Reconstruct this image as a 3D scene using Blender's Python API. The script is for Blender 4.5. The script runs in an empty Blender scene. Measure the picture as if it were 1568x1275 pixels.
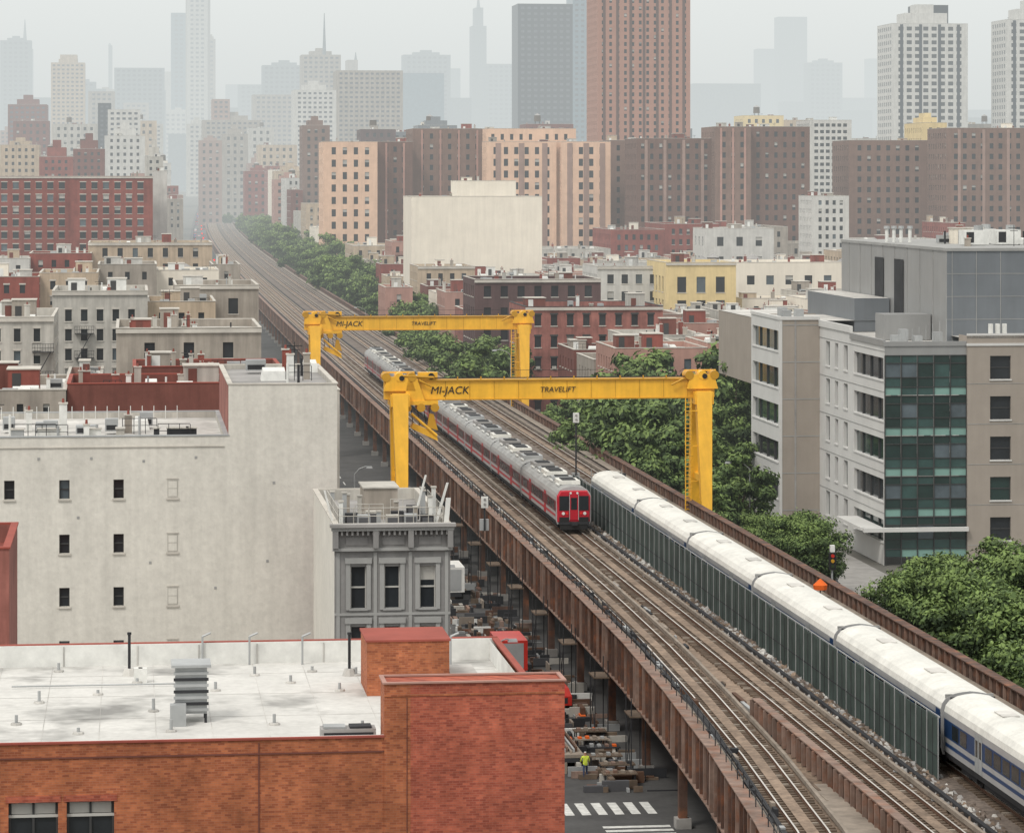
import bpy, math, random
from mathutils import Vector
random.seed(7)
R=random.Random(11)
F=4900.0; H=38.0; HY=275.0; CX=784.0
th=math.atan(0.119); ct,st=math.cos(th),math.sin(th)
def W(u,v,z): return (u*ct-v*st, u*st+v*ct, z)
def UV(px,Y):
    X=(px-CX)/F*Y
    return (X*ct+Y*st, -X*st+Y*ct)
def ZY(py,Y): return H-(py-HY)*Y/F
scene=bpy.context.scene
# ------------------------------------------------------------ materials
HAZE_PAINT=(0.71,0.75,0.745)
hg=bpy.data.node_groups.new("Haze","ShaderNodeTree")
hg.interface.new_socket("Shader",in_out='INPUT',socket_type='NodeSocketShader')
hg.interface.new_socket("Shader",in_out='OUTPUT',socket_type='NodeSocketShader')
def build_painted_haze():  # air haze painted into the surfaces: glow rising with distance from the origin
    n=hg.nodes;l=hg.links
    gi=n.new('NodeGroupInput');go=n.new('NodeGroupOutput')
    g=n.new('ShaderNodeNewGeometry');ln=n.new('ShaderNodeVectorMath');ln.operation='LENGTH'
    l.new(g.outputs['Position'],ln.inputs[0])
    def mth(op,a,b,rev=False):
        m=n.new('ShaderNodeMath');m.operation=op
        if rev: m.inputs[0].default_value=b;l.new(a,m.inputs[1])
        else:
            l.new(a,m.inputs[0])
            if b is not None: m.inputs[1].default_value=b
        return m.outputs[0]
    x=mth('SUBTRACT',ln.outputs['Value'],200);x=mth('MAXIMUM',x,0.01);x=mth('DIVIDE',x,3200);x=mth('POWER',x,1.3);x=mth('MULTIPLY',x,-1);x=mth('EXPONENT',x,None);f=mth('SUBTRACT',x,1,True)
    em=n.new('ShaderNodeEmission');em.inputs[0].default_value=(*HAZE_PAINT,1);em.inputs[1].default_value=1
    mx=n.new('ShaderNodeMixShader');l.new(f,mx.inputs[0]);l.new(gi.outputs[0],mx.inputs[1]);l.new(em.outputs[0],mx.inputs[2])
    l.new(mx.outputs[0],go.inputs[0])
build_painted_haze()
MATS={}
def mat(name,col,rough=.85,var=.18,scale=.35,kind='plain',metal=0,bump=0,streak=.0,spec=.3,fine=.0,stain=0,rust=0):
    if name in MATS: return MATS[name]
    m=bpy.data.materials.new(name);m.use_nodes=True;nt=m.node_tree;n=nt.nodes;l=nt.links;n.clear()
    out=n.new('ShaderNodeOutputMaterial');p=n.new('ShaderNodeBsdfPrincipled')
    p.inputs['Roughness'].default_value=rough;p.inputs['Metallic'].default_value=metal
    p.inputs['Specular IOR Level'].default_value=spec
    geo=n.new('ShaderNodeNewGeometry')
    def dot(vec):
        d=n.new('ShaderNodeVectorMath');d.operation='DOT_PRODUCT';l.new(geo.outputs['Position'],d.inputs[0]);d.inputs[1].default_value=vec;return d.outputs['Value']
    s=n.new('ShaderNodeCombineXYZ')
    hu,hz=dot((ct-st,st+ct,0)),dot((0,0,1))
    l.new(hu,s.inputs[0]);l.new(hz,s.inputs[1]);l.new(dot((-st,ct,0)),s.inputs[2])
    cur=None
    if kind=='brick':
        b=n.new('ShaderNodeTexBrick');b.inputs['Scale'].default_value=1
        b.inputs['Brick Width'].default_value=.24;b.inputs['Row Height'].default_value=.085;b.inputs['Mortar Size'].default_value=.008
        b.inputs['Color1'].default_value=(col[0]*1.22,col[1]*1.3,col[2]*1.25,1);b.inputs['Color2'].default_value=(col[0]*.72,col[1]*.66,col[2]*.7,1)
        b.inputs['Mortar'].default_value=(col[0]*.8+.05,col[1]*.8+.05,col[2]*.8+.04,1)
        cb=n.new('ShaderNodeCombineXYZ');l.new(hu,cb.inputs[0]);l.new(hz,cb.inputs[1]);l.new(cb.outputs[0],b.inputs['Vector'])
        cur=b.outputs['Color']
    if cur is None:
        rgb=n.new('ShaderNodeRGB');rgb.outputs[0].default_value=(*col,1);cur=rgb.outputs[0]
    if rust>0:
        t=n.new('ShaderNodeTexNoise');t.inputs['Scale'].default_value=.9;t.inputs['Detail'].default_value=7;t.inputs['Roughness'].default_value=.7
        l.new(geo.outputs['Position'],t.inputs['Vector'])
        mr=n.new('ShaderNodeMapRange');mr.inputs[1].default_value=.48;mr.inputs[2].default_value=.66;mr.inputs[3].default_value=0;mr.inputs[4].default_value=rust
        l.new(t.outputs['Fac'],mr.inputs[0])
        mx=n.new('ShaderNodeMix');mx.data_type='RGBA';l.new(mr.outputs[0],mx.inputs['Factor']);l.new(cur,mx.inputs['A']);mx.inputs['B'].default_value=(.22,.085,.04,1);cur=mx.outputs['Result']
    def modulate(cur,vec,sc,amt,detail=5,lo=.3,hi=.7,a=None,b_=None):
        t=n.new('ShaderNodeTexNoise');t.inputs['Scale'].default_value=sc;t.inputs['Detail'].default_value=detail;t.inputs['Roughness'].default_value=.65
        l.new(vec,t.inputs['Vector'])
        mr=n.new('ShaderNodeMapRange');mr.inputs[1].default_value=lo;mr.inputs[2].default_value=hi;mr.inputs[3].default_value=1-amt if a is None else a;mr.inputs[4].default_value=1+amt if b_ is None else b_
        l.new(t.outputs['Fac'],mr.inputs[0])
        v=n.new('ShaderNodeVectorMath');v.operation='SCALE';l.new(cur,v.inputs[0]);l.new(mr.outputs[0],v.inputs['Scale'])
        return v.outputs[0],t
    tn=None
    if var>0: cur,tn=modulate(cur,geo.outputs['Position'],scale,var)
    if fine>0: cur,_=modulate(cur,geo.outputs['Position'],scale*9,fine,3)
    if stain>0: cur,_=modulate(cur,geo.outputs['Position'],.16,0,4,.52,.66,1.0,1-stain)
    if streak>0:
        mp=n.new('ShaderNodeMapping');mp.inputs['Scale'].default_value=(1.2,.09,1);l.new(s.outputs[0],mp.inputs[0])
        cur,_=modulate(cur,mp.outputs[0],1.0,streak,6)
    l.new(cur,p.inputs['Base Color'])
    if bump>0 and tn:
        t2=n.new('ShaderNodeTexNoise');t2.inputs['Scale'].default_value=4;l.new(geo.outputs['Position'],t2.inputs['Vector'])
        bp=n.new('ShaderNodeBump');bp.inputs['Strength'].default_value=bump;bp.inputs['Distance'].default_value=.05;l.new(t2.outputs['Fac'],bp.inputs['Height']);l.new(bp.outputs[0],p.inputs['Normal'])
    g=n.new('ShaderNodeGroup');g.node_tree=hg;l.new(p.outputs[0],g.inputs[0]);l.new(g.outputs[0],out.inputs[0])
    MATS[name]=m;return m
M=mat
brick_near=M('brick_orange',(.335,.105,.047),kind='brick',var=.28,scale=.35,fine=.14,streak=.12)
brick_b2=M('brick_patch',(.35,.088,.052),kind='brick',var=.26,scale=.5,fine=.14,streak=.1)
roofw=M('roof_white',(.57,.56,.53),var=.12,scale=.3,fine=.08,bump=.2,stain=.55)
rooflt=M('roof_light',(.50,.485,.455),var=.3,scale=.25,fine=.1,stain=.3)
roofgr=M('roof_grey',(.29,.28,.27),var=.3,scale=.2)
roofdk=M('roof_dark',(.085,.085,.09),var=.3,scale=.2)
cop=M('coping_stone',(.50,.47,.42))
copred=M('coping_red',(.30,.075,.055))
white=M('white_paint',(.66,.66,.63),var=.14,scale=1.2)
cream=M('stucco_cream',(.60,.575,.52),var=.07,scale=.25,streak=.08,fine=.07,bump=.3)
cream2=M('stucco_cream_far',(.74,.68,.58),var=.05,streak=.06)
greyst=M('brownstone_grey',(.225,.22,.215),var=.12,scale=.8,streak=.15)
greytr=M('trim_grey',(.31,.31,.30),var=.12)
maroon=M('brick_maroon',(.16,.058,.045),var=.2,streak=.15)
redb=M('brick_red',(.22,.065,.05),var=.25,scale=.3,streak=.15)
redb2=M('brick_faded_red',(.27,.11,.09),var=.35,scale=.35,streak=.3)
pinkb=M('brick_pink',(.38,.22,.18),var=.12,streak=.1)
brown=M('brick_brown',(.19,.12,.095),var=.12,streak=.12)
brown3=M('brick_brown_dark',(.15,.088,.07),var=.12,streak=.12)
brown2=M('brick_taupe',(.31,.21,.175),var=.12,streak=.1)
purp=M('brick_purple',(.10,.06,.058),var=.15,streak=.15)
peach=M('brick_peach',(.68,.46,.33),var=.1,streak=.08)
tan=M('brick_tan',(.44,.35,.255),var=.15,streak=.2)
taupe=M('stucco_taupe',(.31,.275,.235),var=.15,streak=.22)
lgrey=M('stucco_grey',(.43,.41,.37),var=.15,streak=.22)
yellowb=M('brick_yellow',(.66,.52,.27),var=.1,streak=.1)
tower_m=M('tower_brick',(.37,.20,.15),var=.06,streak=.05)
tower_d=M('tower_stripe',(.12,.075,.065),var=.06)
concw=M('concrete_white',(.52,.51,.48),var=.12,streak=.12)
black=M('black_glass_wall',(.025,.033,.045),rough=.4)
bluegl=M('skyscraper_glass',(.13,.19,.23),rough=.3)
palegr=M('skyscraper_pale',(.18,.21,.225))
farwin=M('distant_window',(.09,.10,.12),rough=.4)
glass=M('window_glass',(.022,.026,.03),rough=.12,spec=.6,var=.3)
glass2=M('window_glass_sky',(.09,.115,.13),rough=.15,spec=.6,var=.3)
blind=M('window_blind',(.40,.39,.36),rough=.7,var=.2)
WGL=[glass]*6+[glass2,blind]
GAPT=[glass]*7+[blind]
GFAR=[farwin]
frame=M('window_frame',(.45,.44,.41),var=.05)
frdark=M('window_frame_dark',(.05,.05,.05),var=.05)
asph=M('asphalt',(.07,.069,.068),var=.25,scale=.3,fine=.1)
grnd=M('ground_earth',(.12,.115,.10),var=.25,scale=.05)
side_m=M('sidewalk_concrete',(.27,.26,.245),var=.2,scale=.5)
paint=M('road_paint',(.58,.58,.55),var=.25,scale=2)
paver=M('paving_red',(.26,.12,.09),var=.3,scale=1)
steel=M('viaduct_steel',(.10,.06,.046),var=.35,scale=.7,streak=.4,rough=.75,rust=.75)
steel2=M('viaduct_rib',(.22,.155,.125),var=.3,scale=.8,streak=.25,rust=.6)
dkst=M('dark_steel',(.032,.033,.036),var=.3)
ballast=M('ballast',(.14,.112,.093),var=.35,scale=.35,fine=.4,bump=.6)
ballast2=M('ballast_brown',(.23,.17,.125),var=.3,scale=.25,fine=.35,bump=.6)
tie=M('wood_tie',(.13,.096,.07),var=.45,scale=.9)
rail=M('rail_steel',(.62,.58,.53),rough=.35,metal=.4,var=.15)
railr=M('rail_rust',(.11,.06,.038),rough=.8)
plank=M('walkway_plank',(.26,.22,.18),var=.25,scale=.8,streak=.15)
yel=M('crane_yellow',(.82,.44,.03),rough=.4,var=.10,scale=.6,streak=.12,spec=.5)
yeld=M('crane_yellow_dark',(.50,.26,.02),rough=.5,var=.2)
blk=M('black_paint',(.02,.02,.02),rough=.5)
silver=M('train_silver',(.46,.46,.46),rough=.35,metal=.3,var=.10)
troof=M('train_roof',(.66,.65,.60),rough=.5,var=.14,scale=.5,fine=.08)
troofg=M('train_roof_grey',(.30,.30,.29),rough=.6,var=.28,scale=.8)
tred=M('train_red',(.45,.015,.03),rough=.35,var=.08)
tredd=M('train_maroon_band',(.13,.016,.024),rough=.3,var=.08)
tblue=M('train_blue',(.02,.05,.13),rough=.3,var=.05)
fence_m=M('fence_screen',(.045,.065,.058),rough=.7,var=.4,scale=.6)
galv=M('galvanised',(.36,.37,.37),rough=.5,var=.2,metal=.2)
orange=M('safety_orange',(.70,.13,.02));vest=M('vest_yellow',(.6,.7,.08))
redp=M('red_paint',(.5,.03,.02),rough=.4);skin=M('skin_tone',(.35,.2,.14));denim=M('denim',(.05,.07,.13))
tanp=M('panel_taupe',(.32,.28,.24),var=.06,streak=.05)
modw=M('panel_white',(.57,.565,.545),var=.06)
metg=M('metal_grey',(.31,.31,.305),rough=.45,var=.06,metal=.3,streak=.05)
metb=M('metal_bluegrey',(.17,.185,.20),rough=.45,var=.06,metal=.2,streak=.06)
cw1=M('curtain_glass_dark',(.016,.036,.033),rough=.08,spec=.8,var=.3)
cw2=M('curtain_glass_mid',(.035,.075,.07),rough=.1,spec=.8,var=.3)
cw3=M('curtain_spandrel',(.20,.34,.30),rough=.3,var=.1)
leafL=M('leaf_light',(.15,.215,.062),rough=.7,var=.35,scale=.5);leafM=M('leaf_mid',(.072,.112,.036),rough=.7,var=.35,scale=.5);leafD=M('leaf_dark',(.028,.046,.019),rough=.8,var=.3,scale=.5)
bark=M('bark',(.10,.075,.055))
carcols=[M('car_white',(.6,.6,.6),rough=.3,var=0),M('car_black',(.03,.03,.035),rough=.3,var=0),M('car_grey',(.2,.21,.22),rough=.3,var=0),M('car_red',(.3,.03,.03),rough=.3,var=0),M('car_blue',(.05,.1,.25),rough=.3,var=0)]
taill=M('tail_light',(.7,.03,.02),var=0)
lit=bpy.data.materials.new('lit_tail_light');lit.use_nodes=True
lit.node_tree.nodes['Principled BSDF'].inputs['Base Color'].default_value=(.8,.02,.02,1);lit.node_tree.nodes['Principled BSDF'].inputs['Emission Color'].default_value=(1,.05,.04,1);lit.node_tree.nodes['Principled BSDF'].inputs['Emission Strength'].default_value=1.6
# ------------------------------------------------------------ mesh builder (grid frame u,v,z)
class MB:
    def __init__(s): s.v=[];s.f=[];s.m=[];s.ms=[]
    def mi(s,m):
        if m not in s.ms: s.ms.append(m)
        return s.ms.index(m)
    def poly(s,pts,m):
        i=len(s.v);s.v+= [W(*p) for p in pts];s.f.append(tuple(range(i,i+len(pts))));s.m.append(s.mi(m))
    def box(s,u0,u1,v0,v1,z0,z1,m,top=None):
        a=[(u0,v0),(u1,v0),(u1,v1),(u0,v1)]
        for k in range(4):
            p,q=a[k],a[(k+1)%4];s.poly([(*p,z0),(*q,z0),(*q,z1),(*p,z1)],m)
        s.poly([(*p,z1) for p in a],top or m);s.poly([(*p,z0) for p in a[::-1]],m)
    def prism(s,poly_lo,poly_hi,m,cap=True):
        n=len(poly_lo)
        for k in range(n):
            s.poly([poly_lo[k],poly_lo[(k+1)%n],poly_hi[(k+1)%n],poly_hi[k]],m)
        if cap: s.poly(poly_hi,m);s.poly(poly_lo[::-1],m)
    def cyl(s,u,v,z0,z1,r0,r1,m,n=10):
        lo=[(u+r0*math.cos(6.2832*k/n),v+r0*math.sin(6.2832*k/n),z0) for k in range(n)]
        hi=[(u+r1*math.cos(6.2832*k/n),v+r1*math.sin(6.2832*k/n),z1) for k in range(n)]
        s.prism(lo,hi,m)
    def tube(s,p,q,r0,r1,m,n=6):
        P,Q=Vector(p),Vector(q);d=(Q-P)
        if d.length<1e-4:return
        d.normalize();a=d.cross(Vector((0,0,1)))
        if a.length<.05:a=d.cross(Vector((1,0,0)))
        a.normalize();b=d.cross(a)
        lo=[tuple(P+(a*math.cos(6.2832*k/n)+b*math.sin(6.2832*k/n))*r0) for k in range(n)]
        hi=[tuple(Q+(a*math.cos(6.2832*k/n)+b*math.sin(6.2832*k/n))*r1) for k in range(n)]
        s.prism(lo,hi,m)
    def bar(s,p,q,wu,wv,wu2,wv2,m):
        f=lambda c,a,b:[(c[0]-a/2,c[1]-b/2,c[2]),(c[0]+a/2,c[1]-b/2,c[2]),(c[0]+a/2,c[1]+b/2,c[2]),(c[0]-a/2,c[1]+b/2,c[2])]
        s.prism(f(p,wu,wv),f(q,wu2,wv2),m)
    def obj(s,name,parent=None):
        me=bpy.data.meshes.new(name);me.from_pydata(s.v,[],s.f)
        for m in s.ms: me.materials.append(m)
        me.polygons.foreach_set('material_index',s.m);me.update()
        o=bpy.data.objects.new(name,me);scene.collection.objects.link(o)
        if parent:o.parent=parent
        return o
def facade(mb,o,d,n,w,z0,z1,xs,zs,wm,rec=.22,gm=None,trim=None,sash=None,rr=R,lint=None,ac=0):
    P=lambda x,z,k=0:(o[0]+d[0]*x+n[0]*k,o[1]+d[1]*x+n[1]*k,z)
    def bx(x0,x1,za,zb,k0,k1,m):
        lo=[P(x0,za,k0),P(x1,za,k0),P(x1,za,k1),P(x0,za,k1)];hi=[P(x0,zb,k0),P(x1,zb,k0),P(x1,zb,k1),P(x0,zb,k1)]
        mb.prism(lo,hi,m)
    xs=[x for x in xs if x[0]>.05 and x[1]<w-.05];zs=sorted(z for z in zs if z[0]>z0+.1 and z[1]<z1-.1)
    cx=0
    for (a,b) in xs:
        mb.poly([P(cx,z0),P(a,z0),P(a,z1),P(cx,z1)],wm)
        cz=z0
        for (p,q) in zs:
            mb.poly([P(a,cz),P(b,cz),P(b,p),P(a,p)],wm)
            g=rr.choice(gm or WGL)
            if g is blind:
                mid=p+(q-p)*rr.uniform(.25,.7);mb.poly([P(a,p,-rec),P(b,p,-rec),P(b,mid,-rec),P(a,mid,-rec)],glass);mb.poly([P(a,mid,-rec),P(b,mid,-rec),P(b,q,-rec),P(a,q,-rec)],blind)
            else: mb.poly([P(a,p,-rec),P(b,p,-rec),P(b,q,-rec),P(a,q,-rec)],g)
            mb.poly([P(a,p),P(b,p),P(b,p,-rec),P(a,p,-rec)],trim or wm);mb.poly([P(a,q),P(b,q),P(b,q,-rec),P(a,q,-rec)],wm)
            mb.poly([P(a,p),P(a,q),P(a,q,-rec),P(a,p,-rec)],wm);mb.poly([P(b,p),P(b,q),P(b,q,-rec),P(b,p,-rec)],wm)
            if trim: bx(a-.08,b+.08,p-.14,p-.01,-.02,.10,trim)
            if lint: bx(a-.12,b+.12,q+.01,q+.26,-.02,.06,lint)
            if sash:
                bx(a+.002,b-.002,(p+q)/2-.05,(p+q)/2+.05,-rec+.01,-rec+.07,sash)
                bx(a+.002,a+.07,p+.01,q-.01,-rec+.012,-rec+.06,sash);bx(b-.07,b-.002,p+.01,q-.01,-rec+.012,-rec+.06,sash)
            if ac and rr.random()<ac: bx((a+b)/2-.32,(a+b)/2+.32,p+.01,p+.42,-rec,.3,lgrey)
            cz=q
        mb.poly([P(a,cz),P(b,cz),P(b,z1),P(a,z1)],wm)
        cx=b
    mb.poly([P(cx,z0),P(w,z0),P(w,z1),P(cx,z1)],wm)
def shell_top(mb,u0,u1,v0,v1,z1,par,wm,rm,cm,t=.3):
    zr=z1-par
    mb.poly([(u0+t,v0+t,zr),(u1-t,v0+t,zr),(u1-t,v1-t,zr),(u0+t,v1-t,zr)],rm)
    e=.06
    A=[(u0-e,u1+e,v0-e,v0+t),(u0-e,u1+e,v1-t,v1+e),(u0-e,u0+t,v0+t,v1-t),(u1-t,u1+e,v0+t,v1-t)]
    for a in A: mb.box(*a,z1,z1+.09,cm)
    for (p,q) in [((u0+t,v0+t),(u1-t,v0+t)),((u1-t,v0+t),(u1-t,v1-t)),((u1-t,v1-t),(u0+t,v1-t)),((u0+t,v1-t),(u0+t,v0+t))]:
        mb.poly([(*p,zr),(*q,zr),(*q,z1),(*p,z1)],wm)
    return zr
def clutter(mb,u0,u1,v0,v1,z,n,rr,big=True,sc=1.0):
    w,dp=u1-u0,v1-v0
    if w<3 or dp<3:return
    if big:
      for rep in range(1+(rr.random()<.5)):
        bw=min(w*.4,rr.uniform(2.0,3.5)*sc);bd=min(dp*.35,rr.uniform(2.2,4));a=u0+rr.uniform(.3,max(.4,w-bw-.4));b=v0+rr.uniform(dp*.1,max(dp*.15,dp-bd-.4));hh=rr.uniform(1.5,2.8)*sc
        m=rr.choice([lgrey,redb,taupe,white,rooflt,maroon,cream2,tan]);mb.box(a,a+bw,b,b+bd,z,z+hh,m,rr.choice([rooflt,roofdk,roofgr]))
        mb.box(a-.12,a+bw+.12,b-.12,b+bd+.12,z+hh+.003,z+hh+.12,cop)
        mb.box(a+.4,a+1.2,b-.04,b-.005,z+.1,z+min(1.9,hh-.2),rr.choice([frdark,white,maroon]))
    for i in range(n):
        a=rr.uniform(u0+.6,u1-.9);b=rr.uniform(v0+.6,v1-.9);k=rr.random()
        if k<.35:
            s1=rr.uniform(.3,.7);hh=rr.uniform(.8,2.2);mb.box(a-s1/2,a+s1/2,b-s1/2,b+s1/2,z,z+hh,rr.choice([redb,lgrey,white,taupe]));mb.box(a-s1/2-.06,a+s1/2+.06,b-s1/2-.06,b+s1/2+.06,z+hh+.003,z+hh+.1,cop);mb.cyl(a,b,z+hh+.1,z+hh+.4,.1,.08,redb,6)
        elif k<.6: mb.cyl(a,b,z,z+rr.uniform(.6,1.6),.1,.1,rr.choice([galv,white,dkst]),7)
        elif k<.78:
            x,y=rr.uniform(.8,1.6),rr.uniform(.6,1.4);mb.box(a,a+x,b,b+y,z+.25,z+rr.uniform(.8,1.3),galv);mb.box(a+.1,a+x-.1,b-.02,b-.003,z+.35,z+.7,dkst)
        elif k<.88:
            x,y=rr.uniform(1,2),rr.uniform(1,2.2);mb.prism([(a,b,z),(a+x,b,z),(a+x,b+y,z),(a,b+y,z)],[(a+.15,b+.15,z+.7),(a+x-.15,b+.15,z+.7),(a+x-.15,b+y-.15,z+.9),(a+.15,b+y-.15,z+.9)],white)
        elif k<.94:
            x=rr.uniform(1.5,3)
            for q in range(4): mb.box(a+q*x/3,a+q*x/3+.05,b,b+.05,z,z+1.1,dkst)
            mb.box(a,a+x,b+.01,b+.04,z+1.1,z+1.15,dkst);mb.box(a,a+x,b+.01,b+.04,z+.6,z+.64,dkst)
        else:
            mb.tube((a,b,z),(a,b,z+2.4),.04,.03,dkst,5);mb.tube((a-.6,b,z+2.1),(a+.6,b,z+2.1),.03,.03,dkst,4);mb.tube((a-.4,b,z+1.8),(a+.4,b,z+1.8),.03,.03,dkst,4)
def water_tank(mb,u,v,z,s=1.0):
    for a,b in ((-1,-1),(1,-1),(1,1),(-1,1)): mb.box(u+a*s-.1,u+a*s+.1,v+b*s-.1,v+b*s+.1,z,z+2.2*s,dkst)
    mb.cyl(u,v,z+2.2*s,z+5*s,1.6*s,1.5*s,MATS['bark'],12);mb.cyl(u,v,z+5*s+.003,z+6*s,1.7*s,.05,roofgr,12)
def fire_escape(mb,u,v,z0,z1,w=2.6,fh=3.3,m=None):
    m=m or dkst;z=z0;k=0
    while z<z1:
        mb.box(u,u+w,v-1.0,v-.05,z,z+.06,m)
        for zz in (.5,1.0): mb.box(u,u+w,v-1.0,v-.96,z+zz,z+zz+.05,m)
        for i in range(9): mb.box(u+i*w/8.2,u+i*w/8.2+.04,v-1.0,v-.96,z+.06,z+1.0,m)
        mb.box(u,u+.04,v-.95,v-.05,z+1.0,z+1.05,m);mb.box(u+w-.04,u+w,v-.95,v-.05,z+1.0,z+1.05,m)
        if z+fh<z1: mb.bar((u+(.4 if k%2 else w-.4),v-.6,z),(u+(w-.4 if k%2 else .4),v-.6,z+fh),.12,.5,.12,.5,m)
        z+=fh;k+=1
RECTS=[]
def bld(name,xl,xr,yt,Y,dep,wm,cs=None,rs=None,ww=None,wh=None,rm=rooflt,par=.9,cm=cop,n=4,tank=0,rows=60,trim=None,side=True,lint=None,ac=0,zb=0,sash=None,stripe=None,gm=None,crown=0,big=True,y0=None,rr=None,m0=.5,uvz=None,fe=None):
    rr=rr or R
    if uvz: u0,v0,u1,z1=uvz;s=Y/F
    else:
        u0,v0=UV(xl,Y);k=(xr-CX)/F;Ax=(xl-CX)/F*Y;w=(k*Y-Ax)/(ct-st*k);u1=u0+w;z1=ZY(yt,Y);s=Y/F
    v1=v0+dep;mb=MB();RECTS.append((u0,u1,v0,v1));w=u1-u0
    def xsf(W_):
        if not cs: return []
        c=cs*s;nn=max(1,int((W_-m0*2)/c));off=(W_-nn*c)/2
        return [(off+c*i+c/2-ww*s/2,off+c*i+c/2+ww*s/2) for i in range(nn)]
    zs=[]
    if rs:
        zt=z1-(y0*s if y0 is not None else rs*s*.35+par*.5);r_=rs*s
        for i in range(rows):
            q=zt-i*r_;p=q-wh*s
            if p<zb+1:break
            zs.append((p,q))
    kw=dict(trim=trim,lint=lint,ac=ac,sash=sash,gm=gm,rr=rr)
    facade(mb,(u0,v0),(1,0),(0,-1),w,zb,z1,xsf(w),zs,wm,**kw)
    facade(mb,(u0,v0),(0,1),(-1,0),dep,zb,z1,xsf(dep) if side and (xl is None or xl>190) else [],zs,wm,**kw)
    facade(mb,(u1,v0),(0,1),(1,0),dep,zb,z1,xsf(dep) if side and (xr is None or xr<230) else [],zs,wm,**kw)
    mb.poly([(u0,v1,zb),(u1,v1,zb),(u1,v1,z1),(u0,v1,z1)],wm)
    zr=shell_top(mb,u0,u1,v0,v1,z1,par,wm,rm,cm)
    if trim and not uvz and Y<1000: mb.box(u0-.05,u1+.05,v0-.25,v0-.07,z1-.55,z1-.1,trim)
    if stripe:
        sm,cnt,sw=stripe
        for i in range(cnt):
            a=u0+w*(i+.5)/cnt; mb.box(a-sw/2,a+sw/2,v0-.15,v0-.004,zb,z1-.5,sm)
    if crown:
        a=w*.22;mb.box(u0+a,u1-a,v0+dep*.25,v1-dep*.2,zr,z1+crown,wm,rm)
        mb.box(u0+w*.38,u1-w*.38,v0+dep*.35,v1-dep*.3,z1+crown+.01,z1+crown*1.8,wm,rm)
    if fe is not None: fire_escape(mb,u0+fe,v0,4,z1-3,m=dkst)
    if n: clutter(mb,u0+.5,u1-.5,v0+.5,v1-.5,zr,n,rr,big)
    for i in range(tank): water_tank(mb,u0+w*rr.uniform(.3,.7),v0+dep*.5,zr,1.1)
    return mb.obj(name),(u0,u1,v0,v1,zr,z1)
# ------------------------------------------------------------ ground
g=MB()
def bend(v): return 0 if v<600 else 6.9e-6*(v-600)**2
vs=[-200,60,150,300,500,700,900,1200,1600,2000,2300,2600,3000,3500,4200,5000,8000,30000]
def gz(v): return 0 if v<2300 else min(24,(v-2300)/1200*24)
for a,b in zip(vs[:-1],vs[1:]):
    ww=6000 if a<5000 else 20000
    g.poly([(-ww,a,gz(a)-.01),(ww,a,gz(a)-.01),(ww,b,gz(b)-.01),(-ww,b,gz(b)-.01)],grnd)
g.obj('ground')
def sweep(mb,uf0,uf1,z0,z1,vl,m,topm=None):
    for a,b in zip(vl[:-1],vl[1:]):
        p=[(uf0(a),a),(uf1(a),a),(uf1(b),b),(uf0(b),b)];za=gz(a);zb=gz(b);zz=[za,za,zb,zb]
        mb.poly([(*q,z1+h) for q,h in zip(p,zz)],topm or m)
        mb.poly([(*p[0],z0+za),(*p[3],z0+zb),(*p[3],z1+zb),(*p[0],z1+za)],m);mb.poly([(*p[1],z0+za),(*p[2],z0+zb),(*p[2],z1+zb),(*p[1],z1+za)],m)
    a=vl[0];mb.poly([(uf0(a),a,z0),(uf1(a),a,z0),(uf1(a),a,z1),(uf0(a),a,z1)],m)
VL=[60,110,150,190,230,280,350,450,550,650,750,850,950,1050,1200,1350,1500,1700,1900,2100,2300]
VLX=VL+[2500,2700,3000,3500]
rd=MB()
for a,b in zip(VLX[:-1],VLX[1:]):
    rd.poly([(22.5+bend(a),a,gz(a)+.004),(66+bend(a),a,gz(a)+.004),(66+bend(b),b,gz(b)+.004),(22.5+bend(b),b,gz(b)+.004)],asph)
rd.obj('avenue_road')
st_=MB()
for k in range(-1,10):
    c=185+80*k; st_.poly([(-120,c-7,.008),(300,c-7,.008),(300,c+5,.008),(-120,c+5,.008)],asph)
st_.obj('cross_street_road')
sw=MB()
for k in range(-1,10):
    c=185+80*k
    sw.box(-90,22.4,c+6,c+70,0,.13,side_m);sw.box(60,72,c+6,c+70,0,.13,side_m)
sw.obj('sidewalk_pavement')
cr=MB()
for i in range(9):
    cr.box(22.8+i*1.0,23.35+i*1.0,189.6,193.2,.009,.014,paint)
for i in range(7): cr.box(19.2,22.4,179+i*1.1,179.55+i*1.1,.009,.014,paint)
for i in range(7): cr.box(27.5,31.5,179+i*1.1,179.55+i*1.1,.009,.014,paint)
for i in range(9): cr.box(22.8+i*1.0,23.35+i*1.0,174.6,177.6,.009,.014,paint)
for i in range(30): cr.box(26.4,26.55,200+i*9,204+i*9,.009,.014,paint)
for bx_,by_ in ((15.8,181),(18.2,184)):
    for i in range(6):
        cr.prism([(bx_+i*.8,by_,.009),(bx_+i*.8+.35,by_,.009),(bx_+i*.8+1.6,by_+5,.009),(bx_+i*.8+1.25,by_+5,.009)],[(bx_+i*.8,by_,.014),(bx_+i*.8+.35,by_,.014),(bx_+i*.8+1.6,by_+5,.014),(bx_+i*.8+1.25,by_+5,.014)],paint)
cr.obj('road_markings')
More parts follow.
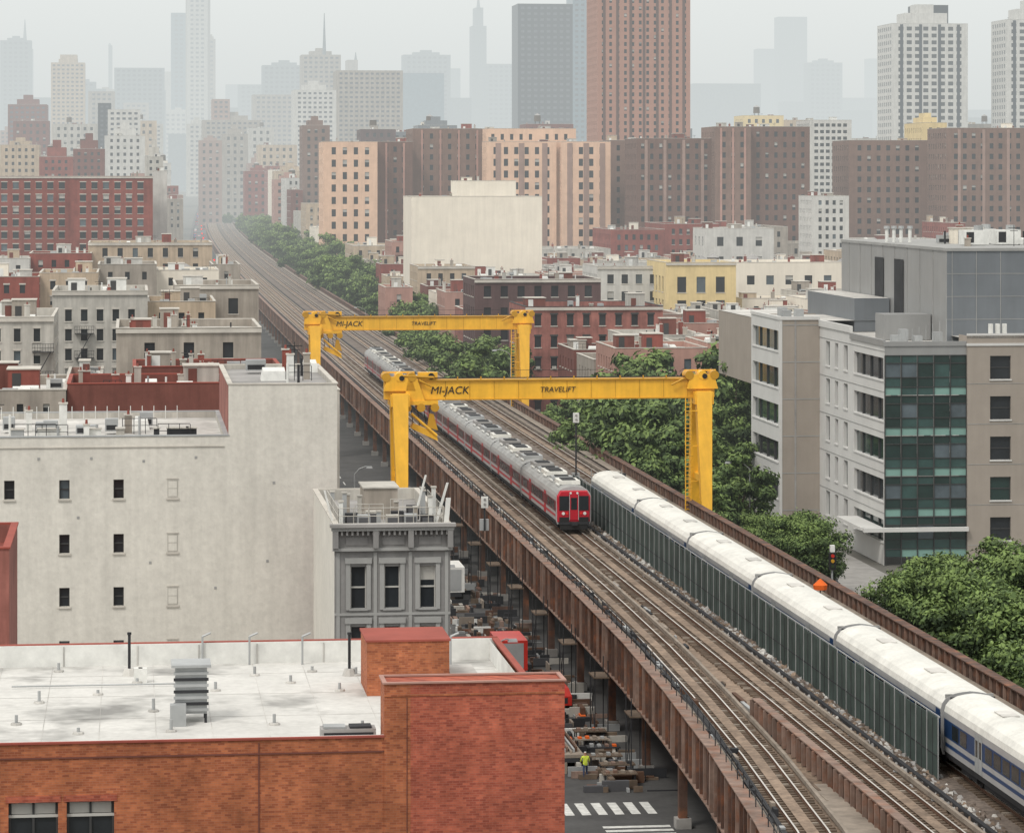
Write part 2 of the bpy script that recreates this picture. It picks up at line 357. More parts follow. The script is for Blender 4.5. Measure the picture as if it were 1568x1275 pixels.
# ------------------------------------------------------------ viaduct
def interp(tab,v):
    if v<=tab[0][0]:
        (a,x),(b,y)=tab[0],tab[1];return x+(v-a)*(y-x)/(b-a)
    for (a,x),(b,y) in zip(tab[:-1],tab[1:]):
        if v<=b:
            return x+(y-x)*(v-a)/(b-a)
    return tab[-1][1]
LT=[(110,25.6),(130,27.9),(150,29.7),(170,31.0),(190,31.9),(210,32.5),(235,32.8),(280,32.9),(400,32.9)]
T1T=[(110,28.0),(130,30.4),(150,32.3),(170,33.5),(190,34.3),(210,34.85),(235,35.15),(280,35.3),(400,35.3)]
UL=lambda v:interp(LT,v)+bend(v)
UT1=lambda v:interp(T1T,v)+bend(v)
UT2=lambda v:38.6+bend(v)
UT3=lambda v:43.9+bend(v)
UT4=lambda v:48.3+bend(v)
UR=lambda v:52.4+bend(v)
VF=list(range(60,560,10))+VL[9:]
ZD=6.85
via=bpy.data.objects.new('railway_viaduct',None);scene.collection.objects.link(via)
d=MB();sweep(d,lambda v:UL(v)+.3,lambda v:UR(v)-.3,5.9,ZD-.25,VF,dkst,ballast);d.obj('deck',via)
d=MB();sweep(d,lambda v:UL(v)+1.6,lambda v:UT2(v)+2.0,ZD-.245,ZD-.16,VF,ballast2);sweep(d,lambda v:UT2(v)+2.0,lambda v:UR(v)-1.5,ZD-.245,ZD-.12,VF,ballast);d.obj('ballast_bed',via)
d=MB()
sweep(d,UL,lambda v:UL(v)+.28,4.3,7.35,VF,steel);sweep(d,lambda v:UL(v)-.22,lambda v:UL(v)+.5,7.352,7.42,VF,steel2);sweep(d,lambda v:UL(v)-.22,lambda v:UL(v)+.5,4.22,4.298,VF,steel2)
sweep(d,lambda v:UR(v)-.28,UR,4.3,7.75,VF,steel);sweep(d,lambda v:UR(v)-.5,lambda v:UR(v)+.2,7.752,7.82,VF,steel)
v=60;k=0
while v<520:
    u=UL(v);d.box(u-.16,u-.004,v,v+.12,4.32,7.34,steel2 if k%3==0 else steel);d.box(u+.284,u+.42,v,v+.1,6.7,7.34,steel)
    u=UR(v);d.box(u+.004,u+.18,v,v+.12,4.32,7.7,steel);d.box(u-.45,u-.284,v,v+.1,6.7,7.7,steel2)
    v+=1.55 if v<330 else 3;k+=1
d.obj('side_girders',via)
d=MB()
v=66
while v<900:
    for u in (UL(v)+.2,UL(v)+6.5,UR(v)-6.5,UR(v)-.6):
        d.box(u,u+.5,v,v+.5,0,4.3,steel);d.box(u-.25,u+.75,v-.25,v+.75,3.9,4.3,steel);d.box(u-.2,u+.7,v-.2,v+.7,0,.6,side_m)
    d.box(UL(v)+.3,UR(v)-.3,v-.1,v+.6,4.302,5.89,dkst)
    d.bar((UL(v)-.12,v+.25,4.32),(UL(v)-.12,v+.25,7.34),.3,.3,.22,.3,steel2)
    v+=17
for k in range(60):
    v=70+k*6;  d.box(UL(v)+1,UR(v)-1,v,v+.35,5.0,5.88,dkst)
d.obj('columns_and_floorbeams',via)
d=MB();sweep(d,lambda v:UL(v)+.55,lambda v:UL(v)+1.05,ZD-.02,ZD+.05,VF[:60],plank)
sweep(d,lambda v:UL(v)+1.08,lambda v:UL(v)+1.3,ZD-.1,ZD+.16,VF,dkst);sweep(d,lambda v:UL(v)+.62,lambda v:UL(v)+.72,ZD+.055,ZD+.12,VF,blk)
sweep(d,lambda v:UR(v)-1.4,lambda v:UR(v)-.5,ZD-.02,ZD+.05,VF,plank)
sweep(d,lambda v:UT2(v)+2.1,lambda v:UT2(v)+2.35,ZD-.1,ZD+.1,VF,dkst)
v=120
while v<420:
    u=UL(v)+.3;d.box(u,u+.05,v,v+.05,7.425,8.3,dkst);v+=2.4
sweep(d,lambda v:UL(v)+.3,lambda v:UL(v)+.35,8.27,8.33,VF[6:36],dkst);sweep(d,lambda v:UL(v)+.3,lambda v:UL(v)+.35,7.85,7.89,VF[6:36],dkst)
for k in range(140):
    v=125+k*2.1+R.uniform(-1,1);u=UL(v)+R.uniform(.6,1.4);d.box(u,u+R.uniform(.15,.4),v,v+R.uniform(.3,1.4),ZD,ZD+R.uniform(.1,.4),R.choice([dkst,galv,plank,railr,dkst]))
for k in range(70):   # odds and ends lying between the tracks
    v=R.uniform(125,330);u=UT1(v)+R.choice([1.75,1.9,-1.5])+R.uniform(-.1,.1);d.box(u,u+R.uniform(.1,.25),v,v+R.uniform(.3,3.5),ZD-.16,ZD-.02+R.uniform(0,.12),R.choice([dkst,plank,railr,tie,galv]))
d.obj('walkway',via)
def track(uf,name,v0=60,v1=2300,g_=.75):
    t=MB();v=v0
    while v<min(560,v1):
        u=uf(v)+R.uniform(-.06,.06);t.box(u-1.3,u+1.3,v,v+.26,ZD-.155,ZD-.02+R.uniform(-.015,.01),tie if R.random()<.8 else plank);v+=.62
    t.obj('ties_'+name,via)
    t=MB();vl=[x for x in VF if v0<=x<=v1]
    for sg in (-g_,g_):
        sweep(t,lambda v:uf(v)+sg-.075,lambda v:uf(v)+sg+.075,ZD-.02,ZD+.03,vl,railr)
        sweep(t,lambda v:uf(v)+sg-.045,lambda v:uf(v)+sg+.045,ZD+.032,ZD+.15,vl,railr,rail)
    sweep(t,lambda v:uf(v)+1.42,lambda v:uf(v)+1.6,ZD+.02,ZD+.24,vl,plank)
    sweep(t,lambda v:uf(v)-.3,lambda v:uf(v)+.3,ZD-.015+.03,ZD+.035,vl,ballast2)
    t.obj('rails_'+name,via)
track(UT1,'a');track(UT2,'b');track(UT3,'c');track(UT4,'d')
d=MB()
sweep(d,lambda v:35.72,lambda v:35.95,ZD-.2,8.0,[60,110,150,182],steel);sweep(d,lambda v:35.6,lambda v:36.1,8.002,8.07,[60,110,150,182],steel2)
v=100
while v<182: d.box(35.5,35.716,v,v+.14,ZD-.1,7.99,steel2);d.box(35.954,36.1,v,v+.14,ZD-.1,7.99,steel2);v+=1.3
sweep(d,lambda v:UT1(v)+1.7,lambda v:35.6,ZD-.2,ZD+.02,[60,110,130,150,162],plank)
d.obj('inner_girder',via)
d=MB()
for k in range(3000):
    v=R.uniform(120,300);u=R.gauss(41.1,.4);s1=R.uniform(.06,.24)
    lo=[(u+s1*math.cos(a+R.random()),v+s1*1.3*math.sin(a),ZD-.13) for a in (0,1.6,3.1,4.7)]
    hi=[(u+s1*.5*math.cos(a),v+s1*.5*math.sin(a),ZD-.13+s1*R.uniform(.4,1.0)) for a in (0,1.6,3.1,4.7)]
    d.prism(lo,hi,R.choice([ballast,roofgr,roofgr,ballast2,tie,ballast,rooflt]))
d.obj('rubble',via)
fe=MB();v=163
while v<300:
    fe.box(41.78,41.83,v+.06,v+2.34,ZD-.1,9.95+R.uniform(-.12,.05),fence_m);fe.box(41.745,41.79,v-.03,v+.04,ZD-.1,10.05,galv);fe.box(41.76,41.779,v+1.15,v+1.20,ZD-.1,9.8,dkst)
    v+=2.4
fe.box(41.84,41.88,163,300,9.955,10.03,galv);fe.box(41.755,41.779,163,300,7.9,7.96,dkst);fe.obj('track_fence')
# ------------------------------------------------------------ trains
def train_car(mb,uf,v0,L,style,front=False):
    u=uf(v0+L/2);z=ZD+.15;hw=1.56
    ro=troof if style=='silver' else troofg
    v1=v0+L-.7
    prof=[(hw-.1,.75),(hw,1.1),(hw,1.85),(hw,2.8),(hw,3.15),(hw-.08,3.45),(hw-.3,3.72),(hw-.7,3.92),(hw-1.1,4.0),(0,4.05)]
    mats=[dkst,silver,(tredd if style=='red' else tblue),silver,silver if style=='red' else troof,ro,ro,ro,ro]
    for sg in (-1,1):
        for i in range(len(prof)-1):
            (a,za),(b,zb)=prof[i],prof[i+1]
            mb.poly([(u+sg*a,v0,z+za),(u+sg*a,v1,z+za),(u+sg*b,v1,z+zb),(u+sg*b,v0,z+zb)],mats[i])
        e=sg*(hw+.012)
        def sq(va,vb,za,zb,m,ee=0): mb.poly([(u+e+sg*ee,va,z+za),(u+e+sg*ee,vb,z+za),(u+e+sg*ee,vb,z+zb),(u+e+sg*ee,va,z+zb)],m)
        doors=[L*.26,L*.68]
        x=1.2
        while x<L-2.6:
            if all(abs(x+.65-dd-.65)>1.6 for dd in doors): sq(v0+x,v0+x+1.3,1.95,2.7,glass)
            x+=1.62
        for dd in doors:
            dm=tred if style=='red' else galv
            sq(v0+dd,v0+dd+.68,1.12,3.05,dm,.004);sq(v0+dd+.72,v0+dd+1.4,1.12,3.05,dm,.004);sq(v0+dd+.15,v0+dd+.55,1.9,2.75,glass,.01);sq(v0+dd+.85,v0+dd+1.25,1.9,2.75,glass,.01)
        sq(v0+.3,v1-.3,1.4,1.60,tred if style=='red' else tblue)
        if style=='silver': sq(v0+.1,v0+1.0,1.12,3.1,tblue,.005)
    for vv in (v0,v1):
        pts=[(u+a,vv,z+b) for a,b in prof]+[(u-a,vv,z+b) for a,b in prof[::-1][1:]]
        mb.poly(pts,silver)
    mb.box(u-.4,u+.4,v0-.03,v0-.004,z+1.1,z+3.1,galv);mb.box(u-1.2,u-.6,v0-.02,v0-.003,z+2.0,z+2.9,glass)
    for c in (3.2,L-4.4):
        mb.box(u-1.2,u+1.2,v0+c-1.5,v0+c+1.5,z+.35,z+.8,dkst)
        for w_ in (-1.1,1.1):
            for sg in (-.8,.8):
                p=(u+sg-.07,v0+c+w_,z+.42);mb.tube(p,(u+sg+.07,v0+c+w_,z+.42),.42,.42,dkst,12)
    mb.box(u-1.1,u+1.1,v0+6,v0+L-7,z+.3,z+.74,dkst)
    mb.box(u-.55,u+.55,v1+.002,v0+L-.002,z+1,z+3.5,blk);mb.box(u-1.2,u+1.2,v1+.002,v1+.12,z+.9,z+3.85,dkst)
    if style=='red':
        for a,b,hh in ((2.5,5.5,.30),(7.2,9.0,.22),(11,15,.34),(16.5,18.0,.22),(20,23,.3)):
            mb.box(u-.95,u+.95,v0+a,v0+b,z+3.98,z+4.02+hh,R.choice([galv,troof,roofgr]))
            mb.box(u-.6,u+.6,v0+a+.4,v0+b-.4,z+4.03+hh,z+4.1+hh,dkst)
        for k in range(5): mb.box(u-1.1,u-.95,v0+2+k*4.4,v0+4+k*4.4,z+3.9,z+4.03,white)
    else:
        for a in (L*.28,L*.72): mb.box(u-.45,u+.45,v0+a-.8,v0+a+.8,z+4.035,z+4.075,rooflt)
        mb.box(u-1.3,u+1.3,v0+.02,v0+.1,z+3.7,z+3.9,troofg)
    if front:
        f=v0-.002
        nose=[(-1.45,.95),(1.45,.95),(1.5,3.2),(1.2,3.7),(-1.2,3.7),(-1.5,3.2)]
        lo=[(u+a,f,z+b) for a,b in nose];hi=[(u+a*.93,f-.28,z+1.0+(b-.95)*.95) for a,b in nose]
        mb.prism(lo,hi,tred)
        q=f-.29
        mb.box(u-1.3,u-.44,q-.03,q,z+1.98,z+3.25,glass);mb.box(u+.44,u+1.3,q-.03,q,z+1.98,z+3.25,glass)
        mb.box(u-.40,u+.40,q-.05,q,z+1.15,z+3.4,tred);mb.box(u-.42,u-.37,q-.07,q-.003,z+1.15,z+3.4,silver);mb.box(u+.37,u+.42,q-.07,q-.003,z+1.15,z+3.4,silver);mb.box(u-.27,u+.27,q-.07,q-.052,z+2.05,z+3.1,glass)
        mb.box(u-1.3,u-.44,q-.035,q-.002,z+1.0,z+1.4,blk);mb.box(u+.44,u+1.3,q-.035,q-.002,z+1.0,z+1.4,blk)
        for sg in (-1,1):
            mb.tube((u+sg*.95,q-.06,z+1.72),(u+sg*.95,q,z+1.72),.14,.14,white,10);mb.tube((u+sg*.62,q-.06,z+1.72),(u+sg*.62,q,z+1.72),.1,.1,taill,10)
            mb.tube((u+sg*.3,q-.06,z+3.5),(u+sg*.3,q,z+3.5),.1,.1,white,8)
        mb.box(u-1.35,u+1.35,q-.1,q+.2,z+.75,z+.98,dkst);mb.box(u-.25,u+.25,q-.5,q,z+.7,z+.95,dkst)
        mb.box(u-1.2,u+1.2,q-.05,q+.25,z+.3,z+.74,blk)
t=MB()
for k in range(9): train_car(t,UT2,278.6+k*25.9,25.9,'red',front=(k==0))
t.obj('commuter_train_red')
t=MB()
for k in range(7): train_car(t,UT3,112.9+k*25.9,25.9,'silver')
t.obj('commuter_train_silver')
# ------------------------------------------------------------ gantry cranes
def text(s,u,v,z,size,parent):
    c=bpy.data.curves.new('lettering','FONT');c.body=s;c.size=size;c.extrude=.01;c.materials.append(blk);c.shear=.2;c.align_x='CENTER'
    o=bpy.data.objects.new('lettering',c);scene.collection.objects.link(o);o.location=W(u,v,z);o.rotation_euler=(math.pi/2,0,th);o.parent=parent
def gantry(v,t1,hoist_u):
    e=bpy.data.objects.new('gantry_crane',None);scene.collection.objects.link(e)
    b=MB();uL,uR=24.9,53.6;zb,zt=17.45,19.15
    b.box(uL-1.4,uR+1.2,v-.6,v+.6,zb,zt,yel);b.box(uL-1.2,uR+1,v-.8,v+.8,zt+.002,zt+.12,yeld);b.box(uL-1,uR+.8,v-.75,v+.75,zb-.1,zb-.003,yeld)
    for k in range(12): b.box(uL+2+k*2.3,uL+2.05+k*2.3,v-.63,v-.603,zb+.05,zt-.05,yeld)
    for k in range(3): b.tube((uL+1,v-.7,zt+.25+.02*k),(uR-1,v-.7,zt+.25+.02*k),.03,.03,dkst,4)
    for k in range(13): b.box(uL+1+k*2.2,uL+1.12+k*2.2,v-.75,v-.62,zt+.12,zt+.4,yeld)
    b.tube((uL+3,v+.5,zt+.9),(uR-3,v+.5,zt+.9),.02,.02,dkst,4)
    b.obj('main_beam',e)
    b=MB()
    for u in (uL,uR):
        sg=-1 if u==uL else 1
        for dv in (-1,1):
            b.bar((u-sg*.1,v+dv*4.2,1.2),(u,v+dv*1.3,zb+.6),.7,.8,1.5,1.2,yel)
            b.box(u-.5,u+.5,v+dv*4.2-1.2,v+dv*4.2+1.2,.8,1.5,yeld)
            for q in (-.7,.7): b.tube((u-.4,v+dv*4.2+q,.75),(u+.4,v+dv*4.2+q,.75),.75,.75,blk,16)
        b.box(u-.3,u+.3,v-3.9,v+3.9,2.0,2.7,yel);b.box(u-.25,u+.25,v-2.5,v+2.5,9.5,10.1,yel)
        b.box(u-.9,u+.9,v-1.9,v+1.9,zb-.6,zb+.5,yel)
        b.prism([(u-1.5,v-.95,zt-.9),(u+1.5,v-.95,zt-.9),(u+1.5,v-.62,zt-.9),(u-1.5,v-.62,zt-.9)],[(u-1.1,v-.95,zt+.45),(u+1.1,v-.95,zt+.45),(u+1.1,v-.62,zt+.45),(u-1.1,v-.62,zt+.45)],yel)
        for q in (-1.25,1.15,0): b.tube((u+q,v-1.0,zt+.4),(u+q,v+.9,zt+.4),.42,.42,yeld if q else yel,14)
        b.tube((u+.2,v-1.05,zt+.3),(u+.2,v-.96,zt+.3),.25,.25,blk,12)
        b.box(u-1.5,u+1.5,v+.3,v+.5,zt+.7,zt+.85,yel);b.tube((u-sg*1.8,v-1.0,zt+.1),(u-sg*3.0,v-1.0,zt-.5),.12,.1,yeld,6)
        b.box(u+sg*.2-.3,u+sg*.2+.3,v-4.75,v-4.62,5.2,6.3,white)
        for hh in (5,8,11,14): b.box(u-.62,u+.62,v-3.75+hh*.14,v-3.6+hh*.14,hh,hh+.08,yeld)
    u=uR-1.55
    b.box(u-.3,u-.22,v-2.0,v-1.9,1,zb,yel);b.box(u+.22,u+.3,v-2.0,v-1.9,1,zb,yel)
    for k in range(40): b.box(u-.22,u+.22,v-1.98,v-1.92,1.4+k*.4,1.46+k*.4,yel)
    for k in range(14): b.box(u-.38,u+.38,v-2.4,v-2.34,3+k*1.0,3.06+k*1.0,yeld)
    for k in range(5): b.box(u+.3,u+.9,v-1.98,v-1.9,3+k*3.3,3.1+k*3.3,yel)
    b.obj('legs',e)
    b=MB();u=hoist_u
    b.box(u-1.6,u+1.6,v-1.15,v+1.15,zb-.5,zb-.12,yel)
    for q in (-1.3,0,1.3): b.tube((u+q,v-1.2,zb-.75),(u+q,v+1.2,zb-.75),.4,.4,yeld,14)
    b.prism([(u-1.6,v-.95,zb-.2),(u+.4,v-.95,zb-.2),(u+.4,v-.7,zb-.2),(u-1.6,v-.7,zb-.2)],[(u-1.2,v-.95,zb+1.9),(u-.4,v-.95,zb+2.1),(u-.4,v-.7,zb+2.1),(u-1.2,v-.7,zb+1.9)],yel)
    b.tube((u-1.6,v-.9,zt+.5),(u+1.2,v-.9,zt+.35),.14,.14,yeld,6);b.box(u-.2,u+1.6,v-.5,v+.5,zt+.15,zt+.8,yel);b.tube((u+1.0,v-.7,zt+.45),(u+1.0,v-.5,zt+.45),.3,.3,blk,10)
    for q in (-.9,-.3,.3,.8): b.tube((u+q,v-.4,zb-.8),(u+q+.3,v-.4,zb-3.0),.035,.035,dkst,4)
    b.prism([(u-.9,v-.8,zb-2.7),(u+1.6,v-.8,zb-3.9),(u+1.6,v+.8,zb-3.9),(u-.9,v+.8,zb-2.7)],[(u-.7,v-.8,zb-2.2),(u+1.5,v-.8,zb-3.2),(u+1.5,v+.8,zb-3.2),(u-.7,v+.8,zb-2.2)],yel)
    b.tube((u-.9,v-.85,zb-1.3),(u+1.5,v-.85,zb-3.4),.14,.14,yel,6)
    b.prism([(u+.6,v-.9,zb-2.6),(u+1.6,v-.9,zb-2.9),(u+1.6,v-.5,zb-2.9),(u+.6,v-.5,zb-2.6)],[(u+.8,v-.9,zb-1.3),(u+1.2,v-.9,zb-1.4),(u+1.2,v-.5,zb-1.4),(u+.8,v-.5,zb-1.3)],yeld)
    b.obj('hoist_trolley',e)
    text('MI-JACK',29.6,v-.66,zb+.5,1.0,e);text('TRAVELIFT',39.8,v-.66,zb+.6,.7,e)
gantry(299,True,26.9);gantry(438,False,27.0)
# ------------------------------------------------------------ near brick building
def near_brick():
    e=bpy.data.objects.new('brick_building',None);scene.collection.objects.link(e)
    ul,um,ur,v0,v1=-12,9.05,15.6,115.0,137.0;RECTS.append((ul,ur,v0,v1))
    b=MB();zt=17.93
    X0=UV(15,115)[0]-ul;X1=UV(90,115)[0]-ul;X2=UV(103,115)[0]-ul;X3=UV(175,115)[0]-ul
    facade(b,(ul,v0),(1,0),(0,-1),um-ul,0,zt,[(X0-2.1,X0-.3),(X0,X1),(X2,X3)],[(13.4,15.87),(9,11.5)],brick_near,rec=.3,gm=[glass],trim=cop)
    for a,c in ((X0,X1),(X2,X3)):
        for q in (.0,.5,1.0): 
            x=ul+a+(c-a-.08)*q;b.box(x,x+.08,v0+.2,v0+.295,13.42,15.86,frdark)
        b.box(ul+a,ul+c,v0+.19,v0+.28,15.3,15.4,frame);b.box(ul+a+.1,ul+c-.1,v0+.27,v0+.295,15.42,15.8,blind)
        b.box(ul+a-.1,ul+c+.1,v0-.03,v0-.004,15.87,16.1,brick_b2)
    zt2=19.85;vd=v0-.05
    b.poly([(um,vd,0),(um+.95,vd,0),(um+.95,vd,zt2),(um,vd,zt2)],brick_near);b.poly([(um+.95,vd,0),(ur,vd,0),(ur,vd,zt2),(um+.95,vd,zt2)],brick_b2)
    b.poly([(um,vd,0),(um,v0+1.7,0),(um,v0+1.7,zt2),(um,vd,zt2)],brick_near);b.poly([(ur,vd,0),(ur,v0+1.7,0),(ur,v0+1.7,zt2),(ur,vd,zt2)],brick_near)
    b.poly([(um,v0+1.7,zt),(ur,v0+1.7,zt),(ur,v0+1.7,zt2),(um,v0+1.7,zt2)],brick_near)
    b.poly([(um,vd,zt2-.02),(ur,vd,zt2-.02),(ur,v0+1.7,zt2-.02),(um,v0+1.7,zt2-.02)],brick_b2)
    for q in ((um-.06,ur+.06,vd-.07,vd+.1),(um-.06,ur+.06,v0+1.6,v0+1.76)): b.box(*q,zt2,zt2+.06,pinkb)
    for q in ((um-.06,um+.1,vd+.1,v0+1.6),(ur-.1,ur+.06,vd+.1,v0+1.6)): b.box(*q,zt2,zt2+.06,pinkb)
    b.box(um,ur,vd-.03,vd-.004,zt2-.45,zt2-.38,brick_near)
    sm=M('brick_dark_seam',(.15,.055,.04))
    x=UV(397,115)[0];b.box(x-.05,x,v0-.03,v0-.004,0,zt-.1,sm);x=UV(625,115)[0];b.box(x-.03,x,vd-.02,vd-.003,0,zt2-.5,sm)
    b.box(ul,um-.01,v0-.04,v0-.004,17.4,17.46,sm)
    b.poly([(ur,v0+1.7,0),(ur,v1,0),(ur,v1,18.25),(ur,v0+1.7,18.25)],brick_near);b.poly([(ul,v1,0),(ur,v1,0),(ur,v1,18.25),(ul,v1,18.25)],brick_near)
    b.obj('walls',e)
    b=MB();zr=17.4;t=.3
    b.poly([(ul,v0+t,zr),(ur-t,v0+t,zr),(ur-t,v1-t,zr),(ul,v1-t,zr)],roofw)
    b.box(ul,um,v0-.06,v0+.12,zt,zt+.07,copred);b.box(ul,um,v0+.12,v0+.3,zt,zt+.05,white);b.poly([(ul,v0+t,zr),(um,v0+t,zr),(um,v0+t,zt),(ul,v0+t,zt)],white)
    b.poly([(ul,v1-t,zr),(ur,v1-t,zr),(ur,v1-t,18.25),(ul,v1-t,18.25)],white);b.box(ul,ur+.06,v1-.2,v1+.06,18.25,18.34,copred);b.box(ul,ur-.2,v1-.3,v1-.203,18.25,18.3,white)
    b.poly([(ur-t,v0+1.7,zr),(ur-t,v1-t,zr),(ur-t,v1-t,18.25),(ur-t,v0+1.7,18.25)],white);b.box(ur-.2,ur+.06,v0+1.77,v1-.35,18.25,18.34,copred)
    for k in range(9): 
        x=ul+1+k*2.7+R.uniform(-.5,.5);b.box(x,x+.05,v1-.34,v1-.302,zr,18.24,rooflt)
    for k in range(11): b.box(ul+k*2.1+.3,ul+k*2.1+.33,v0+.4,v1-.4,zr+.004,zr+.008,rooflt)
    for k in range(4): b.box(ul,ur-.4,v0+3+k*5.3,v0+3.03+k*5.3,zr+.009,zr+.012,rooflt)
    b.obj('roof',e)
    b=MB();u0,u1=9.35,12.65;va=127.5
    b.box(u0,u1,va,va+3.5,zr,19.55,brick_near,rooflt);b.box(u0-.05,u1+.05,va-.05,va+3.55,19.553,19.63,copred);b.box(u1+.2,u1+1.3,va+1.5,va+4,zr,18.0,rooflt)
    b.obj('stair_bulkhead',e)
    b=MB()
    h=UV(268,122)[0]
    b.box(h,h+1.2,122,123.3,zr+.35,zr+2.1,galv)
    for k in range(7): b.box(h-.06,h+1.26,121.93,121.996,zr+.45+k*.23,zr+.56+k*.23,dkst if k%2 else galv)
    b.box(h-.15,h+1.35,121.8,123.5,zr+2.12,zr+2.22,galv)
    for q in (0,1.1): b.box(h+q,h+q+.1,122,122.1,zr,zr+.35,dkst);b.box(h+q,h+q+.1,123.1,123.2,zr,zr+.35,dkst)
    b.box(h-.2,h+.4,121.2,121.8,zr,zr+.8,galv)
    a=UV(490,117)[0];b.box(a,a+2.0,116.3,117.2,zr+.25,zr+.62,roofgr);b.box(a+.1,a+1.9,116.28,116.297,zr+.3,zr+.5,dkst);b.box(a+.1,a+.9,116.4,117.1,zr+.63,zr+.7,galv);b.box(a+1.05,a+1.85,116.4,117.1,zr+.63,zr+.7,dkst)
    for px,Y in ((25,121),(210,131),(235,124),(262,119.5),(305,132),(330,129),(390,133),(445,131),(520,129),(545,133),(555,119),(150,128),(90,134),(478,134),(60,126),(420,121),(120,119)):
        u,v=UV(px,Y);b.cyl(u,v,zr,zr+R.uniform(.2,.55),.06,.06,galv,8);b.cyl(u,v,zr+.005,zr+.08,.22,.2,rooflt,8)
    for px in (198,535): 
        u,v=UV(px,133);b.cyl(u,v,zr,zr+1.7,.06,.06,dkst,8);b.cyl(u,v,zr+1.7,zr+1.8,.09,.09,dkst,8);b.cyl(u,v,zr,zr+.3,.3,.2,rooflt,8)
    for px in (205,212):
        u,v=UV(px,131);b.box(u,u+.35,v,v+.35,zr,zr+.6,white)
    for px in (310,382,463,690):
        u,v=UV(px,136);b.tube((u,v,zr),(u,v,18.6),.05,.05,galv,6);b.tube((u,v,18.6),(u+.35,v,18.75),.05,.05,galv,6)
    b.tube((UV(20,131)[0],131,zr+.1),(UV(300,131)[0],131,zr+.1),.035,.035,galv,5)
    u,v=UV(672,122);b.cyl(u,v,zr,zr+1.4,.22,.22,white,10)
    b.obj('roof_equipment',e)
near_brick()
bld('tenement_building',-140,14,842,150,11,redb2,rm=redb,cm=copred,n=0,side=False)
